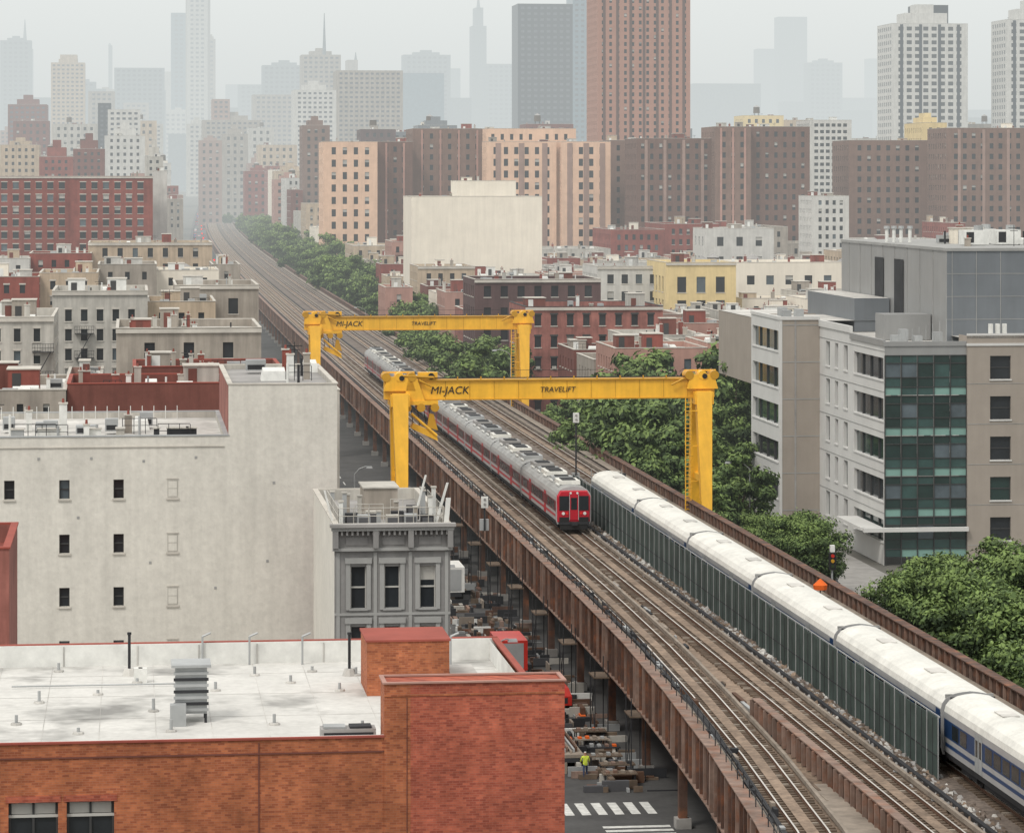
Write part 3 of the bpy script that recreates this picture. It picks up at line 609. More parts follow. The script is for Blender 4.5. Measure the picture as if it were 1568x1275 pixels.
# ------------------------------------------------------------ grey tenement with cornice
def grey_tenement():
    e=bpy.data.objects.new('cornice_tenement_building',None);scene.collection.objects.link(e)
    u0,v0=UV(512,200);u1=UV(688,200)[0]+.15;v1=v0+23;z1=16.4;RECTS.append((u0,u1,v0,v1))
    b=MB();xs=[(1.5-.5,1.5+.5),(3.62-.5,3.62+.5),(5.85-.5,5.85+.5)];zs=[(z-2.6,z) for z in (13.8,10.05,6.4,3.0)]
    facade(b,(u0,v0),(1,0),(0,-1),u1-u0,0,z1,xs,zs,greyst,rec=.25,gm=[glass,glass,blind],trim=greytr,sash=frame,ac=.0)
    for a,c in xs:
        for p,q in zs:
            b.box(u0+a-.28,u0+a-.004,v0-.09,v0-.003,p-.1,q+.2,greytr);b.box(u0+c+.004,u0+c+.28,v0-.09,v0-.003,p-.1,q+.2,greytr);b.box(u0+a-.34,u0+c+.34,v0-.16,v0-.003,q+.204,q+.55,greytr)
            b.box(u0+a+.1,u0+c-.1,v0-.2,v0+.2,p+.02,p+.42,lgrey) if R.random()<.5 else None
    for z in (10.75,7.05): b.box(u0,u1,v0-.07,v0-.004,z,z+.16,greytr)
    for x in (.12,2.45,4.65,u1-u0-.35): b.box(u0+x,u0+x+.22,v0-.06,v0-.0045,0,z1-1.7,greytr)
    b.box(u0-.12,u1+.12,v0-.28,v0-.003,z1-1.6,z1-1.42,greytr)
    b.box(u0-.2,u1+.2,v0-.5,v0-.003,z1-.32,z1-.1,greytr);b.box(u0-.3,u1+.3,v0-.65,v0-.003,z1-.096,z1+.1,roofgr)
    for k in range(22): b.box(u0+.05+k*.33,u0+.18+k*.33,v0-.4,v0-.003,z1-.6,z1-.33,greyst)
    for x in (-.12,2.4,4.6,u1-u0-.2): b.box(u0+x,u0+x+.34,v0-.5,v0-.003,z1-1.4,z1-.33,greyst)
    for x in (.7,3.0,5.3): b.box(u0+x,u0+x+1.4,v0-.05,v0-.003,z1-1.25,z1-.75,greyst)
    facade(b,(u0,v0),(0,1),(-1,0),v1-v0,0,z1,[],[],cream);facade(b,(u1,v0),(0,1),(1,0),v1-v0,0,z1,[],[],redb)
    b.poly([(u0,v1,0),(u1,v1,0),(u1,v1,z1),(u0,v1,z1)],redb)
    b.obj('walls',e)
    b=MB();zr=shell_top(b,u0,u1,v0,v1,z1,.7,lgrey,roofgr,cop)
    b.obj('roof',e)
    b=MB()
    b.box(u0+2.6,u0+4.8,v0+10,v0+14,zr,zr+2.0,taupe,roofgr);b.box(u0+2.5,u0+4.9,v0+9.9,v0+14.1,zr+2.003,zr+2.1,lgrey)
    for k,(x,y,hh) in enumerate([(.5,1.5,2.0),(.9,4,2.3),(1.3,7,1.9),(.5,10,1.8),(6.2,2,2.2),(6.7,5,2.5),(6.3,8,2.0),(6.6,12,1.8),(3.0,3,1.2),(4.3,5,1.6),(2.0,6,1.9),(5.4,3.5,1.4)]):
        a=u0+x;c=v0+y;b.box(a-.13,a+.13,c-.13,c+.13,zr,zr+hh,R.choice([white,galv,galv,lgrey,taupe]));b.box(a-.18,a+.18,c-.18,c+.18,zr+hh+.003,zr+hh+.1,lgrey)
    for x0,y0,x1,y1 in ((.3,.6,6.9,.6),(.3,.6,.3,12),(6.95,.6,6.95,12),(1.5,3,3.3,3),(4,6,5.6,6)):
        for hh in (.5,1.0): b.tube((u0+x0,v0+y0,z1+hh),(u0+x1,v0+y1,z1+hh),.025,.025,lgrey,4)
        nn=int(max(abs(x1-x0),abs(y1-y0))/1.1)+1
        for i in range(nn+1): b.tube((u0+x0+(x1-x0)*i/nn,v0+y0+(y1-y0)*i/nn,zr),(u0+x0+(x1-x0)*i/nn,v0+y0+(y1-y0)*i/nn,z1+1.0),.025,.025,lgrey,4)
    for x,y in ((1.6,2.0),(3.4,1.8),(4.6,2.2),(5.6,1.7),(2.3,4.4),(5.2,7.5),(.9,3.0),(3.9,4.0)):
        b.box(u0+x,u0+x+.8,v0+y,v0+y+.7,zr+.2,zr+1.1,R.choice([galv,dkst,lgrey]));b.box(u0+x+.08,u0+x+.72,v0+y-.02,v0+y-.003,zr+.3,zr+.95,roofdk)
    b.bar((u0+6.4,v0+2,zr),(u0+7.3,v0+2,zr+3.1),.18,.18,.14,.14,white);b.bar((u0+.2,v0+2,zr),(u0-.5,v0+2,zr+2.7),.16,.16,.12,.12,white)
    b.bar((u0+5.2,v0+4,zr),(u0+6.1,v0+4,zr+3.4),.12,.3,.1,.3,white);b.bar((u0+7.0,v0+.4,zr),(u0+7.2,v0+.4,zr+2.3),.3,.1,.3,.1,white)
    b.obj('roof_equipment',e)
grey_tenement()
# ------------------------------------------------------------ white stucco building
def white_building():
    e=bpy.data.objects.new('white_stucco_building',None);scene.collection.objects.link(e)
    u0,v0=UV(-60,226);um=UV(350,226)[0];u1=UV(518,226)[0];v0=UV(300,226)[1];v1=v0+24;zl=19.9;zh=23.5;RECTS.append((u0,u1,v0,v1))
    b=MB();s=226/F
    xc=[(px+60)*s/1.0 for px in (15,98,180)];zc=[ZY(y,226) for y in (747,830,911,992)]
    zs=[(z-.66,z+.66) for z in zc]
    facade(b,(u0,v0),(1,0),(0,-1),um-u0,0,zl,[(x-.36,x+.36) for x in xc],zs,cream,rec=.28,gm=[glass,glass,glass,glass2],trim=cop,sash=frdark,lint=None)
    facade(b,(um,v0),(1,0),(0,-1),u1-um,0,zh,[],[],cream)
    for z in zc:
        x=u0+(262+60)*s;b.box(x-.36,x+.36,v0-.03,v0-.003,z-.65,z+.65,lgrey);b.box(x-.45,x+.45,v0-.1,v0-.003,z-.8,z-.66,cop);b.box(x-.3,x+.3,v0-.045,v0-.031,z-.55,z+.5,cream);b.box(x-.42,x+.42,v0-.06,v0-.003,z+.651,z+.72,cop);b.box(x-.3,x+.3,v0-.055,v0-.046,z-.02,z+.03,lgrey)
    b.box(u0,um-.3,v0-.08,v0-.004,zl-.75,zl-.68,cop)
    facade(b,(um,v0),(0,1),(-1,0),v1-v0,zl-1,zh,[],[],redb2);facade(b,(u1,v0),(0,1),(1,0),v1-v0,0,zh,[],[],redb)
    b.poly([(u0,v1,0),(um,v1,0),(um,v1,zl),(u0,v1,zl)],cream);b.poly([(um,v1,0),(u1,v1,0),(u1,v1,zh),(um,v1,zh)],cream)
    for px,py in ((60,700),(140,700),(220,705),(300,700),(120,790),(230,860),(330,900),(420,740),(410,860)):
        u=UV(px,226)[0];z=ZY(py,226);b.box(u-.09,u+.09,v0-.03,v0-.004,z-.09,z+.09,greytr)
    b.obj('walls',e)
    b=MB();zr=shell_top(b,u0,um,v0,v1,zl,.45,lgrey,rooflt,galv)
    clutter(b,u0+1,um-3,v0+1,v0+14,zr,22,R,False)
    for k in range(16): 
        a=u0+2+k*.9;b.tube((a,v1-1,zr),(a,v1-1,zr+1.0),.03,.03,white,4)
    for px,w_ in ((130,1.2),(178,.6),(235,.4),(255,1.5),(285,.7),(60,1.6),(20,.9)):
        a=UV(px,232)[0];b.box(a,a+w_,v0+3,v0+4.2,zr,zr+.75,R.choice([galv,lgrey,white,dkst]));b.box(a-.05,a+w_+.05,v0+2.9,v0+4.3,zr+.753,zr+.82,lgrey)
    zr2=shell_top(b,um,u1,v0,v1,zh,.3,lgrey,roofgr,cop)
    clutter(b,um+.5,u1-.5,v0+2,v1-2,zr2,12,R,False)
    b.obj('roof',e)
white_building()
# ------------------------------------------------------------ modern building on the right
def modern():
    e=bpy.data.objects.new('modern_office_building',None);scene.collection.objects.link(e)
    ua,va=UV(1355,315);ub=UV(1480,316)[0];uc=ub+14;vb=va+30;zg=21.6;zbk=22.6;RECTS.append((ua-8,uc,va,va+95))
    b=MB();fh=3.98
    nc=5;cw=(ub-ua)/nc;z=zg-.9
    b.box(ua,ub,va+.02,va+.3,zg-.9,zg,metg)
    while z>1:
        for c in range(nc):
            x0=ua+c*cw+.05;x1=ua+(c+1)*cw-.05
            for (p,q,ms) in ((z-.75,z-.05,[cw1,cw2,cw1]),(z-2.15,z-.82,[cw1,cw1,cw2,cw1,glass2]),(z-3.1,z-2.22,[cw1,cw2]),(z-fh+.06,z-3.17,[cw3,cw3,cw3,cw2])):
                b.poly([(x0,va+.1,p),(x1,va+.1,p),(x1,va+.1,q),(x0,va+.1,q)],R.choice(ms))
        for q in (z-.02,z-.785,z-2.185,z-3.135): b.box(ua,ub,va,va+.09,q-.035,q+.035,frdark)
        z-=fh
    for c in range(nc+1): b.box(ua+c*cw-.04,ua+c*cw+.04,va-.05,va+.09,0,zg-.95,frdark)
    zs=[(zg-1.2-fh*i-2.2,zg-1.2-fh*i) for i in range(5)]
    facade(b,(ua,va),(0,1),(-1,0),15,0,zg,[(.6,13.6)],zs,modw,rec=.35,gm=[cw1,glass,cw1],trim=modw)
    for p,q in zs:
        for x in (3.5,7,10.5): b.box(ua+.2,ua+.34,va+x,va+x+.12,p,q,frdark)
    facade(b,(ua,va+15),(0,1),(-1,0),15,0,zg+.6,[(1.5,3.4),(6,7.6),(10,12)],[(zg-.8-fh*i-2.6,zg-.8-fh*i) for i in range(5)],modw,rec=.35,gm=[cw1,glass],trim=modw)
    for i in range(5): b.box(ua-.05,ua-.004,va,va+30,zg-.55-fh*i,zg-.5-fh*i,greytr)
    zs=[(zg-1.0-fh*i-2.3,zg-1.0-fh*i) for i in range(5)]
    facade(b,(ub,va-.3),(1,0),(0,-1),uc-ub,0,zbk,[(2.3,4.4),(7.5,9.6)],zs,tanp,rec=.3,gm=[glass,cw2,cw1],trim=modw,sash=frdark)
    for p,q in zs: b.box(ub,uc,va-.33,va-.304,p-.45,p-.4,greytr)
    b.poly([(ub,va-.3,0),(ub,va+3,0),(ub,va+3,zbk),(ub,va-.3,zbk)],tanp)
    b.box(ub-.1,uc,va-.4,va-.304,zbk-1.0,zbk-.75,modw)
    b.poly([(ub,va-.3,zbk-.3),(uc,va-.3,zbk-.3),(uc,va+20,zbk-.3),(ub,va+20,zbk-.3)],rooflt)
    b.box(ub,uc,va-.3,va,zbk-.29,zbk+.2,modw)
    b.poly([(ua,va,zg-.05),(ub,va,zg-.05),(ub,vb+60,zg-.05),(ua,vb+60,zg-.05)],rooflt)
    b.poly([(ua+.05,vb,zg-8),(ua+.05,vb+60,zg-8),(ua+.05,vb+60,zg-.06),(ua+.05,vb,zg-.06)],tanp)
    b.box(ua-.15,ub-.01,va-.1,va+.3,zg,zg+.45,metg);b.box(ua-.15,ua+.15,va+.31,va+15,zg,zg+.6,metg);b.box(ua-.15,ua+.2,va+15.01,vb,zg+.62,zg+1.3,modw)
    wd=16;w0,_=UV(1195,344);ww_=ua-w0;zw=22.9
    zs=[(zw-1.2-fh*i-2.2,zw-1.2-fh*i) for i in range(5)]
    facade(b,(w0,vb),(1,0),(0,-1),ww_,0,zw,[],[],tanp)
    for i in range(6): b.box(w0,ua,vb-.03,vb-.004,zw-.6-fh*i,zw-.5-fh*i,greytr)
    b.box(w0+1.6,w0+1.8,vb-.04,vb-.0045,0,zw,roofgr);b.box(w0-.02,w0+.25,vb-.06,vb-.0046,0,zw,modw)
    facade(b,(w0,vb),(0,1),(-1,0),wd,0,zw,[(.8,wd-.8)],zs,modw,rec=.35,gm=[cw1,glass,cw1],trim=modw)
    for p,q in zs:
        for x in (4,8,12): b.box(w0+.2,w0+.34,vb+x,vb+x+.12,p,q,frdark)
    b.poly([(w0,vb+wd,0),(ua+3,vb+wd,0),(ua+3,vb+wd,zw),(w0,vb+wd,zw)],tanp)
    b.box(w0-.1,ua+.0,vb-.12,vb+.3,zw+.002,zw+.35,modw);b.box(w0-.1,w0+.3,vb+.31,vb+wd,zw+.002,zw+.35,modw)
    b.poly([(w0,vb,zw-.1),(ua+10,vb,zw-.1),(ua+10,vb+wd,zw-.1),(w0,vb+wd,zw-.1)],rooflt)
    for x,y in ((1,3),(3,6),(2,10)): b.box(w0+x,w0+x+.9,vb+y,vb+y+1.2,zw,zw+.9,galv)
    b.obj('facades',e)
    b=MB();pu,pv=UV(1450,322);pv2=pv+48;zt=30.8
    b.box(pu,uc+8,pv,pv2,zg-.04,zt,metb,rooflt);b.box(pu-.02,pu-.003,pv,pv2,zg,zt-.002,metg)
    for k in range(9): b.box(pu-.08,pu-.025,pv+k*5.5,pv+k*5.5+.08,zg,zt,greytr)
    for y0,y1 in ((18,22),(27,31)): b.box(pu-.12,pu-.084,pv+y0,pv+y1,zg+2,zt-1.3,dkst)
    for k in range(8): b.box(pu+.5+k*2.5,pu+.56+k*2.5,pv-.05,pv-.003,zg,zt,greytr)
    for k in range(1,4): b.box(pu,uc+8,pv-.03,pv-.0035,zg+k*2.3,zg+k*2.3+.06,greytr)
    b.box(pu-.15,uc+8.1,pv-.15,pv2,zt+.002,zt+.3,greytr)
    b.box(pu-5,pu-.15,pv+6,pv+10,zg,zg+2.6,metg);b.box(pu-4,pu-.15,pv+24,pv2,zg,zg+3.6,metb,rooflt)
    for x,y,hh in ((1.5,3,.9),(2.8,5,1.4),(4,4,.8),(5.8,3,1.2)): b.box(ua+x,ua+x+.8,va+y,va+y+1.2,zg,zg+hh,galv)
    for x in (1,1.8,2.6,3.6): b.cyl(pu+x,pv+30,zt,zt+1.8,.2,.2,white,8);b.cyl(pu+x,pv+30,zt+1.8,zt+2.1,.35,.3,galv,8)
    clutter(b,pu+3,uc+6,pv+3,pv2-5,zt+.1,26,R,True)
    for x,y in ((5,12),(9,14),(13,11),(8,20)): b.box(pu+x,pu+x+2.6,pv+y,pv+y+2.5,zt+.4,zt+1.9,white);b.box(pu+x+.2,pu+x+1.0,pv+y-.03,pv+y-.003,zt+.6,zt+1.7,dkst);b.cyl(pu+x+1.8,pv+y+1.2,zt+1.9,zt+2.4,.5,.5,galv,10)
    for x in (2.6,3.3,4.0): b.box(ub+x,ub+x+.35,va+1,va+1.5,zbk-.3,zbk+1.1,white)
    for k in range(8): b.tube((pu-6+k*.7,va+2,zg),(pu-6+k*.7,va+2,zg+1.2+k*.2),.03,.03,galv,4)
    b.obj('penthouse',e)
    b=MB();b.box(ua-2.2,ua-.01,va+1,va+12,3.4,3.7,modw);b.box(ua-2.3,ub,va-.9,va-.31,3.4,3.8,modw);b.obj('canopy',e)
modern()
# ------------------------------------------------------------ explicit mid and far buildings
A='apartment_building';T='tenement_building'
bld(T,103,425,588,288,14,maroon,cm=copred,rm=redb2,n=18,side=False)
bld(T,204,430,562,306,12,maroon,rm=roofgr,cm=copred,n=16)
bld(T,-40,101,598,286,22,taupe,40,38,10,18,rm=rooflt,n=12)
bld(T,425,520,598,300,20,lgrey,rm=rooflt,n=9)
bld(T,178,400,503,372,24,taupe,60,44,16,24,rm=rooflt,n=14,y0=22,trim=cop)
bld(T,-60,82,486,385,26,lgrey,30,34,10,20,n=14,trim=cop,lint=cop,fe=8.5)
bld(T,80,226,446,432,22,lgrey,24,30,10,18,n=12,trim=cop,y0=28,lint=cop,fe=3)
bld(T,226,330,462,440,22,tan,30,34,9,17,n=10,fe=1)
bld(T,268,396,437,462,24,taupe,50,36,15,24,n=9,y0=20,trim=cop)
bld(T,-40,60,424,560,24,redb,24,24,8,13,n=10,rr=random.Random(3),lint=cop)
bld(T,60,150,418,565,24,tan,24,24,8,13,n=10,lint=cop)
bld(T,150,240,405,590,22,taupe,26,22,7,12,n=9)
bld(T,240,335,414,600,22,cream2,26,22,7,12,n=9)
bld(T,135,325,372,700,26,tan,23,24,8,14,n=8,y0=8,trim=cop)
bld(T,45,140,388,690,22,redb,20,20,7,11,n=6)
bld(T,-30,45,396,680,22,concw,20,20,7,11,n=6)
bld(T,325,368,405,640,24,taupe,18,20,6,11,n=6)
bld(A,-60,108,270,880,22,redb,17.5,19,9,10,rm=roofgr,n=8,trim=cop,lint=cop,big=False)
bld(A,108,234,270,876,22,redb,17.5,19,9,10,rm=roofgr,n=5,trim=cop,lint=cop,big=False)
bld(A,234,256,262,905,30,concw,n=2)
bld(T,805,1015,470,505,22,redb2,25,33,10,17,rm=roofdk,n=5,trim=cop,lint=frdark,y0=12,cm=frdark,ac=.2,gm=GAPT)
bld(T,727,920,428,562,20,purp,26,33,11,17,rm=roofdk,n=14,trim=cop,y0=10,gm=GAPT)
bld(T,1033,1116,495,520,18,pinkb,26,30,9,14,rm=rooflt,n=6,y0=12)
bld(T,1116,1165,480,540,30,lgrey,n=4)
bld(T,1020,1127,402,640,24,yellowb,30,36,14,24,rm=roofw,n=6,y0=22,trim=cop)
bld(T,1127,1290,402,690,24,cream2,30,30,12,14,rm=roofw,n=10,y0=20)
bld(T,915,1020,408,655,22,concw,22,26,10,14,rm=roofdk,n=8,trim=cop)
bld(T,640,727,408,740,22,tan,18,22,7,12,n=8,side=True,trim=cop,fe=2)
bld(T,600,640,370,880,24,pinkb,11,15,5,9,n=3,fe=1)
bld(T,1080,1185,350,900,20,concw,30,30,10,14,n=8)
bld(T,590,632,440,690,20,pinkb,18,22,7,12,n=4,fe=1)
W1='white_blank_wall_building'
bld(W1,630,830,301,800,24,cream2,None,None,n=9,rm=rooflt)
bld(W1,700,790,277,806,16,cream2,None,None,n=3,rm=rooflt)
bld(A,495,578,217,1080,26,peach,17,19,6.5,11,rm=roofgr,n=4,gm=GAPT)
bld(A,578,632,217,1095,30,brown3,13,16,5,8,n=3,gm=GAPT,stripe=(pinkb,2,.7))
bld(A,632,745,197,1110,28,brown,14,16,5,8,n=4,stripe=(pinkb,4,.7),gm=GAPT)
bld(A,745,822,197,1100,28,peach,14.5,18,5,9,rm=roofgr,n=3,gm=GAPT)
bld(A,822,882,197,1102,28,peach,14.5,18,5,9,rm=roofgr,n=3,gm=GAPT)
bld(A,745,852,217,1085,14,peach,16,18,6.5,11,rm=roofgr,n=3,stripe=(brown2,3,1.8),gm=GAPT)
bld(A,860,935,217,1085,14,peach,16,18,6.5,11,rm=roofgr,n=3,stripe=(brown2,3,1.8),gm=GAPT)
bld(A,935,1000,215,1110,28,brown,14,16,5,8,n=3,gm=GAPT)
bld(A,975,1090,212,1060,26,brown3,14,16,5,8,n=5,stripe=(brown2,4,1.0),gm=GAPT)
bld(A,1095,1150,194,1056,26,brown,14,16,5,8,n=5,stripe=(pinkb,3,.7),gm=GAPT)
bld(A,1150,1240,194,1062,26,brown3,14,16,5,8,n=5,gm=GAPT)
bld(A,1240,1304,184,1250,26,concw,9,10,6,5,n=3,gm=[glass])
bld(A,1300,1420,215,1080,26,brown,15,16,6,8,n=5,gm=GAPT)
bld(A,1412,1450,188,1120,26,yellowb,12,16,5,8,n=2,crown=2)
bld(A,1450,1600,196,1050,26,brown,14,16,6,8,n=5,gm=GAPT,stripe=(brown2,4,1.0))
bld(A,1244,1300,300,960,20,concw,11,13,5,7,n=3)
bld(A,1290,1420,385,800,22,tan,20,20,8,10,n=7)
for i,(a,b_,y,m_) in enumerate([(463,505,180,brown),(552,606,186,purp),(598,640,190,metb),(640,700,180,metb),(690,750,192,brown2),(805,878,178,maroon),(1008,1060,185,metb),(1138,1200,165,yellowb),(1200,1245,172,tan),(420,470,250,tan),(1304,1370,200,lgrey),(1480,1568,178,taupe)]):
    bld(A,a,b_,y+12,1500+i*25,26,m_,11,12,4.5,6,n=6,tank=1 if i%2 else 0,crown=2.5 if i%3==0 else 0,gm=GAPT)
for (a,b_,y,Y,m_) in [(60,112,240,1350,redb),(112,160,228,1450,maroon),(0,60,222,1500,tan),(160,222,208,1700,concw),(222,250,240,1300,lgrey),(20,75,185,2000,maroon),(80,150,190,2100,lgrey),(305,340,215,2350,brown2),(340,380,205,2450,taupe),(380,420,196,2600,lgrey),(375,420,262,1950,redb),(420,466,275,1600,pinkb),(236,262,250,1800,concw),(180,240,185,2300,tan),(395,455,222,2200,tan)]:
    bld(A,a,b_,y,Y,30,m_,10,10.5,4,5,n=5,gm=GAPT,tank=R.choice([0,1]),crown=R.choice([0,2,4]))
bld('residential_tower',915,1057,-40,1240,30,tower_m,11.5,11,4.2,6,n=0,stripe=(tower_d,7,1.0),side=True,gm=GAPT)
bld('residential_tower',1366,1482,36,1700,34,concw,13,10.5,8,6,n=4,crown=6,stripe=(black,4,1.6),gm=[glass])
bld('residential_tower',1541,1640,30,1690,30,concw,13,10.5,8,6,n=4,crown=6,stripe=(black,4,1.6),gm=[glass])
bld('residential_tower',1404,1452,8,1725,20,black,n=0)
S='skyscraper'
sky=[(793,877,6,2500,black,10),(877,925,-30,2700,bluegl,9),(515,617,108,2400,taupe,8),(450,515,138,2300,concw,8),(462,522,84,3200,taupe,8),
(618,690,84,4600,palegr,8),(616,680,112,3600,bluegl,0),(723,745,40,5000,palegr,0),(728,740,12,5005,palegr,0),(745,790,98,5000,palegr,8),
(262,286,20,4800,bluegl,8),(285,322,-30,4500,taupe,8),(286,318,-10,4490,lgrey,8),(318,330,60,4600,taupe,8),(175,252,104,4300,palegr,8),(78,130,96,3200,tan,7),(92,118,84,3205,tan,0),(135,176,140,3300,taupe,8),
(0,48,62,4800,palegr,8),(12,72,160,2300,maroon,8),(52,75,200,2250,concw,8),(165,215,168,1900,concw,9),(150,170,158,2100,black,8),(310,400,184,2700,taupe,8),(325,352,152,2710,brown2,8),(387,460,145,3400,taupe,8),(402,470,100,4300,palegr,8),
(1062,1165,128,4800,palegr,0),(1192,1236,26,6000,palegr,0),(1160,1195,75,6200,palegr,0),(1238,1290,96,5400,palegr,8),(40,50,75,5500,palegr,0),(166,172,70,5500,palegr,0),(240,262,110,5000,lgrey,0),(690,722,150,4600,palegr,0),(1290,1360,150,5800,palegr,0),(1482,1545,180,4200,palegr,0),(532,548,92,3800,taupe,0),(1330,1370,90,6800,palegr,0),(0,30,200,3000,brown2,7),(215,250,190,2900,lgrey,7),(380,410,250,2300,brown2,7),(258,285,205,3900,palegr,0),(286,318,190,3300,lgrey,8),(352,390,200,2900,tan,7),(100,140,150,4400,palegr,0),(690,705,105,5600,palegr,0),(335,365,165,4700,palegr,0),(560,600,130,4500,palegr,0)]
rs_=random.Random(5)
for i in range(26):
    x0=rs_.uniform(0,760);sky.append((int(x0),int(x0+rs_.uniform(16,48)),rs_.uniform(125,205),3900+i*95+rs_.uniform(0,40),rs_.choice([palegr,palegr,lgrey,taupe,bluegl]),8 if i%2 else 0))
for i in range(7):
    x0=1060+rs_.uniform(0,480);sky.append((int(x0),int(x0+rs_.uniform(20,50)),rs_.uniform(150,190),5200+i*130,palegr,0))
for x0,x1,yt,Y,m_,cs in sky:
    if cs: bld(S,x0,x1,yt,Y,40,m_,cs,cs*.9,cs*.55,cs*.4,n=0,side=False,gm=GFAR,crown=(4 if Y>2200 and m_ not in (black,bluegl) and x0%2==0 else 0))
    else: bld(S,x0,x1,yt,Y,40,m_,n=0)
sp=MB()
for px,y0_,y1_,Y in ((497,84,20,3200),(545,98,80,3800),(303,-30,-60,5000),(38,62,30,5000),(168,70,66,6200),(733,12,-10,5000)):
    u,v=UV(px,Y);sp.cyl(u,v+5,ZY(y0_,Y),ZY(y1_,Y),Y*.0006,Y*.0001,palegr,6)
sp.obj('antenna_spires')
# ------------------------------------------------------------ low-rise fill
rr=random.Random(21)
def free(a,b,c,d_):
    for (p,q,r,s) in RECTS:
        if a<q and b>p and c<s and d_>r:return False
    return True
walls=[lgrey,taupe,tan,redb,redb2,concw,maroon,brown2,pinkb,cream2,lgrey,taupe]
roofs=[rooflt,roofw,rooflt,roofgr,roofdk,rooflt]
def fill(ufrom,uto,v,dep,z0,z1,step,n=5,low=False):
    u=ufrom
    while u<uto:
        w=rr.uniform(*step)
        Y=v*ct+u*st;px=CX+F*(u*ct-v*st)/Y
        if px<-120 or px>1690: u+=w;continue
        tries=0
        while tries<3 and not free(u,u+w,v,v+dep): w*=.6;tries+=1
        if w>3.5 and u+w<=uto+1 and free(u,u+w,v,v+dep):
            s=Y/F;h=rr.uniform(z0,z1)
            bld(T,px,px,0,Y,dep,rr.choice(walls),rr.uniform(2.2,3.2)/s,3.3/s,1.0/s,1.7/s,rm=rr.choice(roofs),par=rr.uniform(.5,1.0),n=rr.randint(5,n+6),rows=4,trim=cop if rr.random()<.6 else None,uvz=(u,v,u+w-.05,h),rr=rr,tank=1 if rr.random()<.05 and v>520 else 0)
        u+=max(w,2)
for k in range(1,10):
    v=195+80*k;b0=bend(v)
    for vv in (v,v+20,v+41):
        zz=(11,15.5) if k<8 else (13,18)
        fill(-70-k*8,20+b0-2,vv,18,zz[0],zz[1],(6,12))
for k in range(3,10):
    v=195+80*k
    for vv in (v,v+20,v+41): fill(66+bend(v),300,vv,18,11,15.5,(7,14))
for k in range(10,26):
    v=195+80*k;f_=(k-10)/16
    fill(-60-k*9,20+bend(v)-2,v+5,40,16+18*f_,28+34*f_,(16,30),n=5)
    fill(68+bend(v),160+k*14,v+5,40,14+18*f_,26+30*f_,(16,30),n=5)
# ------------------------------------------------------------ trees
def tree_mesh(seed,h,r,nc=34,nl=170,ls=.34):
    rr=random.Random(seed);b=MB()
    zc=h*.62
    b.tube((0,0,0),(0.1,0,h*.35),.24,.17,bark,8)
    cs=[]
    for i in range(nc):
        while True:
            p=Vector((rr.uniform(-1,1),rr.uniform(-1,1),rr.uniform(-1,1)))
            if .35<p.length<1:break
        cs.append(Vector((p.x*r*.85,p.y*r*.85,zc+p.z*h*.33+rr.uniform(-.3,.3))))
    for c in cs[:9]:
        m_=Vector((c.x*.45,c.y*.45,h*.42+(c.z-h*.42)*.4));b.tube((.1,0,h*.33),tuple(m_),.12,.07,bark,5);b.tube(tuple(m_),tuple(c),.07,.02,bark,4)
    for c in cs:
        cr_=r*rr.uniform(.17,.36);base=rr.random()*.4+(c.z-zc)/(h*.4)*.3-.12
        for j in range(nl):
            d=Vector((rr.gauss(0,1),rr.gauss(0,1),rr.gauss(0,.7)));d.normalize()
            p=c+Vector((d.x,d.y,d.z*.75))*cr_*(rr.random()**.35*(1.25 if rr.random()<.2 else 1))
            nrm=(d+Vector((rr.gauss(0,.5),rr.gauss(0,.5),rr.gauss(.5,.5)))).normalized()
            a=nrm.orthogonal().normalized();q=nrm.cross(a);s1=ls*rr.uniform(.4,1.05);an=rr.random()*6.28
            e1=(a*math.cos(an)+q*math.sin(an))*s1;e2=(q*math.cos(an)-a*math.sin(an))*s1*.65
            sh=base+d.z*.45+rr.uniform(-.28,.28)  # clump shading painted by leaf tone: lit tops, shaded undersides, random spread
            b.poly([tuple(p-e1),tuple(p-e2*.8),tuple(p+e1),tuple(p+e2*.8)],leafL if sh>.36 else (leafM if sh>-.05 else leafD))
    me=bpy.data.meshes.new('tree_mesh')
    me.from_pydata(b.v,[],b.f)
    for m_ in b.ms: me.materials.append(m_)
    me.polygons.foreach_set('material_index',b.m);me.update();return me
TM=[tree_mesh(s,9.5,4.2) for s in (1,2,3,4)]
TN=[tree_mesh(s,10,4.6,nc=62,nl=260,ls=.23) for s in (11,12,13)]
def tree(u,v,s=1.0,near=False,zs=1.0,name='tree'):
    o=bpy.data.objects.new(name,R.choice(TN if near else TM));scene.collection.objects.link(o)
    o.location=W(u,v,gz(v));o.rotation_euler=(0,0,R.uniform(0,6.28));o.scale=(s,s,s*zs)
def treepx(px,Y,ytop,near=False,wscale=1.0):
    u,v=UV(px,Y);h=ZY(ytop,Y);base=10 if near else 9.5
    o=bpy.data.objects.new('tree',R.choice(TN if near else TM));scene.collection.objects.link(o)
    o.location=W(u,v,0);o.rotation_euler=(0,0,R.uniform(0,6.28));k=h/base/.95;o.scale=(k*wscale,k*wscale,k)
for a in [(1385,243,872),(1450,248,848),(1525,240,832),(1592,232,842),(1490,226,885),(1568,214,905),(1610,204,960)]: treepx(*a,near=True)
for a in [(1165,300,790),(1215,292,783),(1250,285,800)]: treepx(*a,near=True)
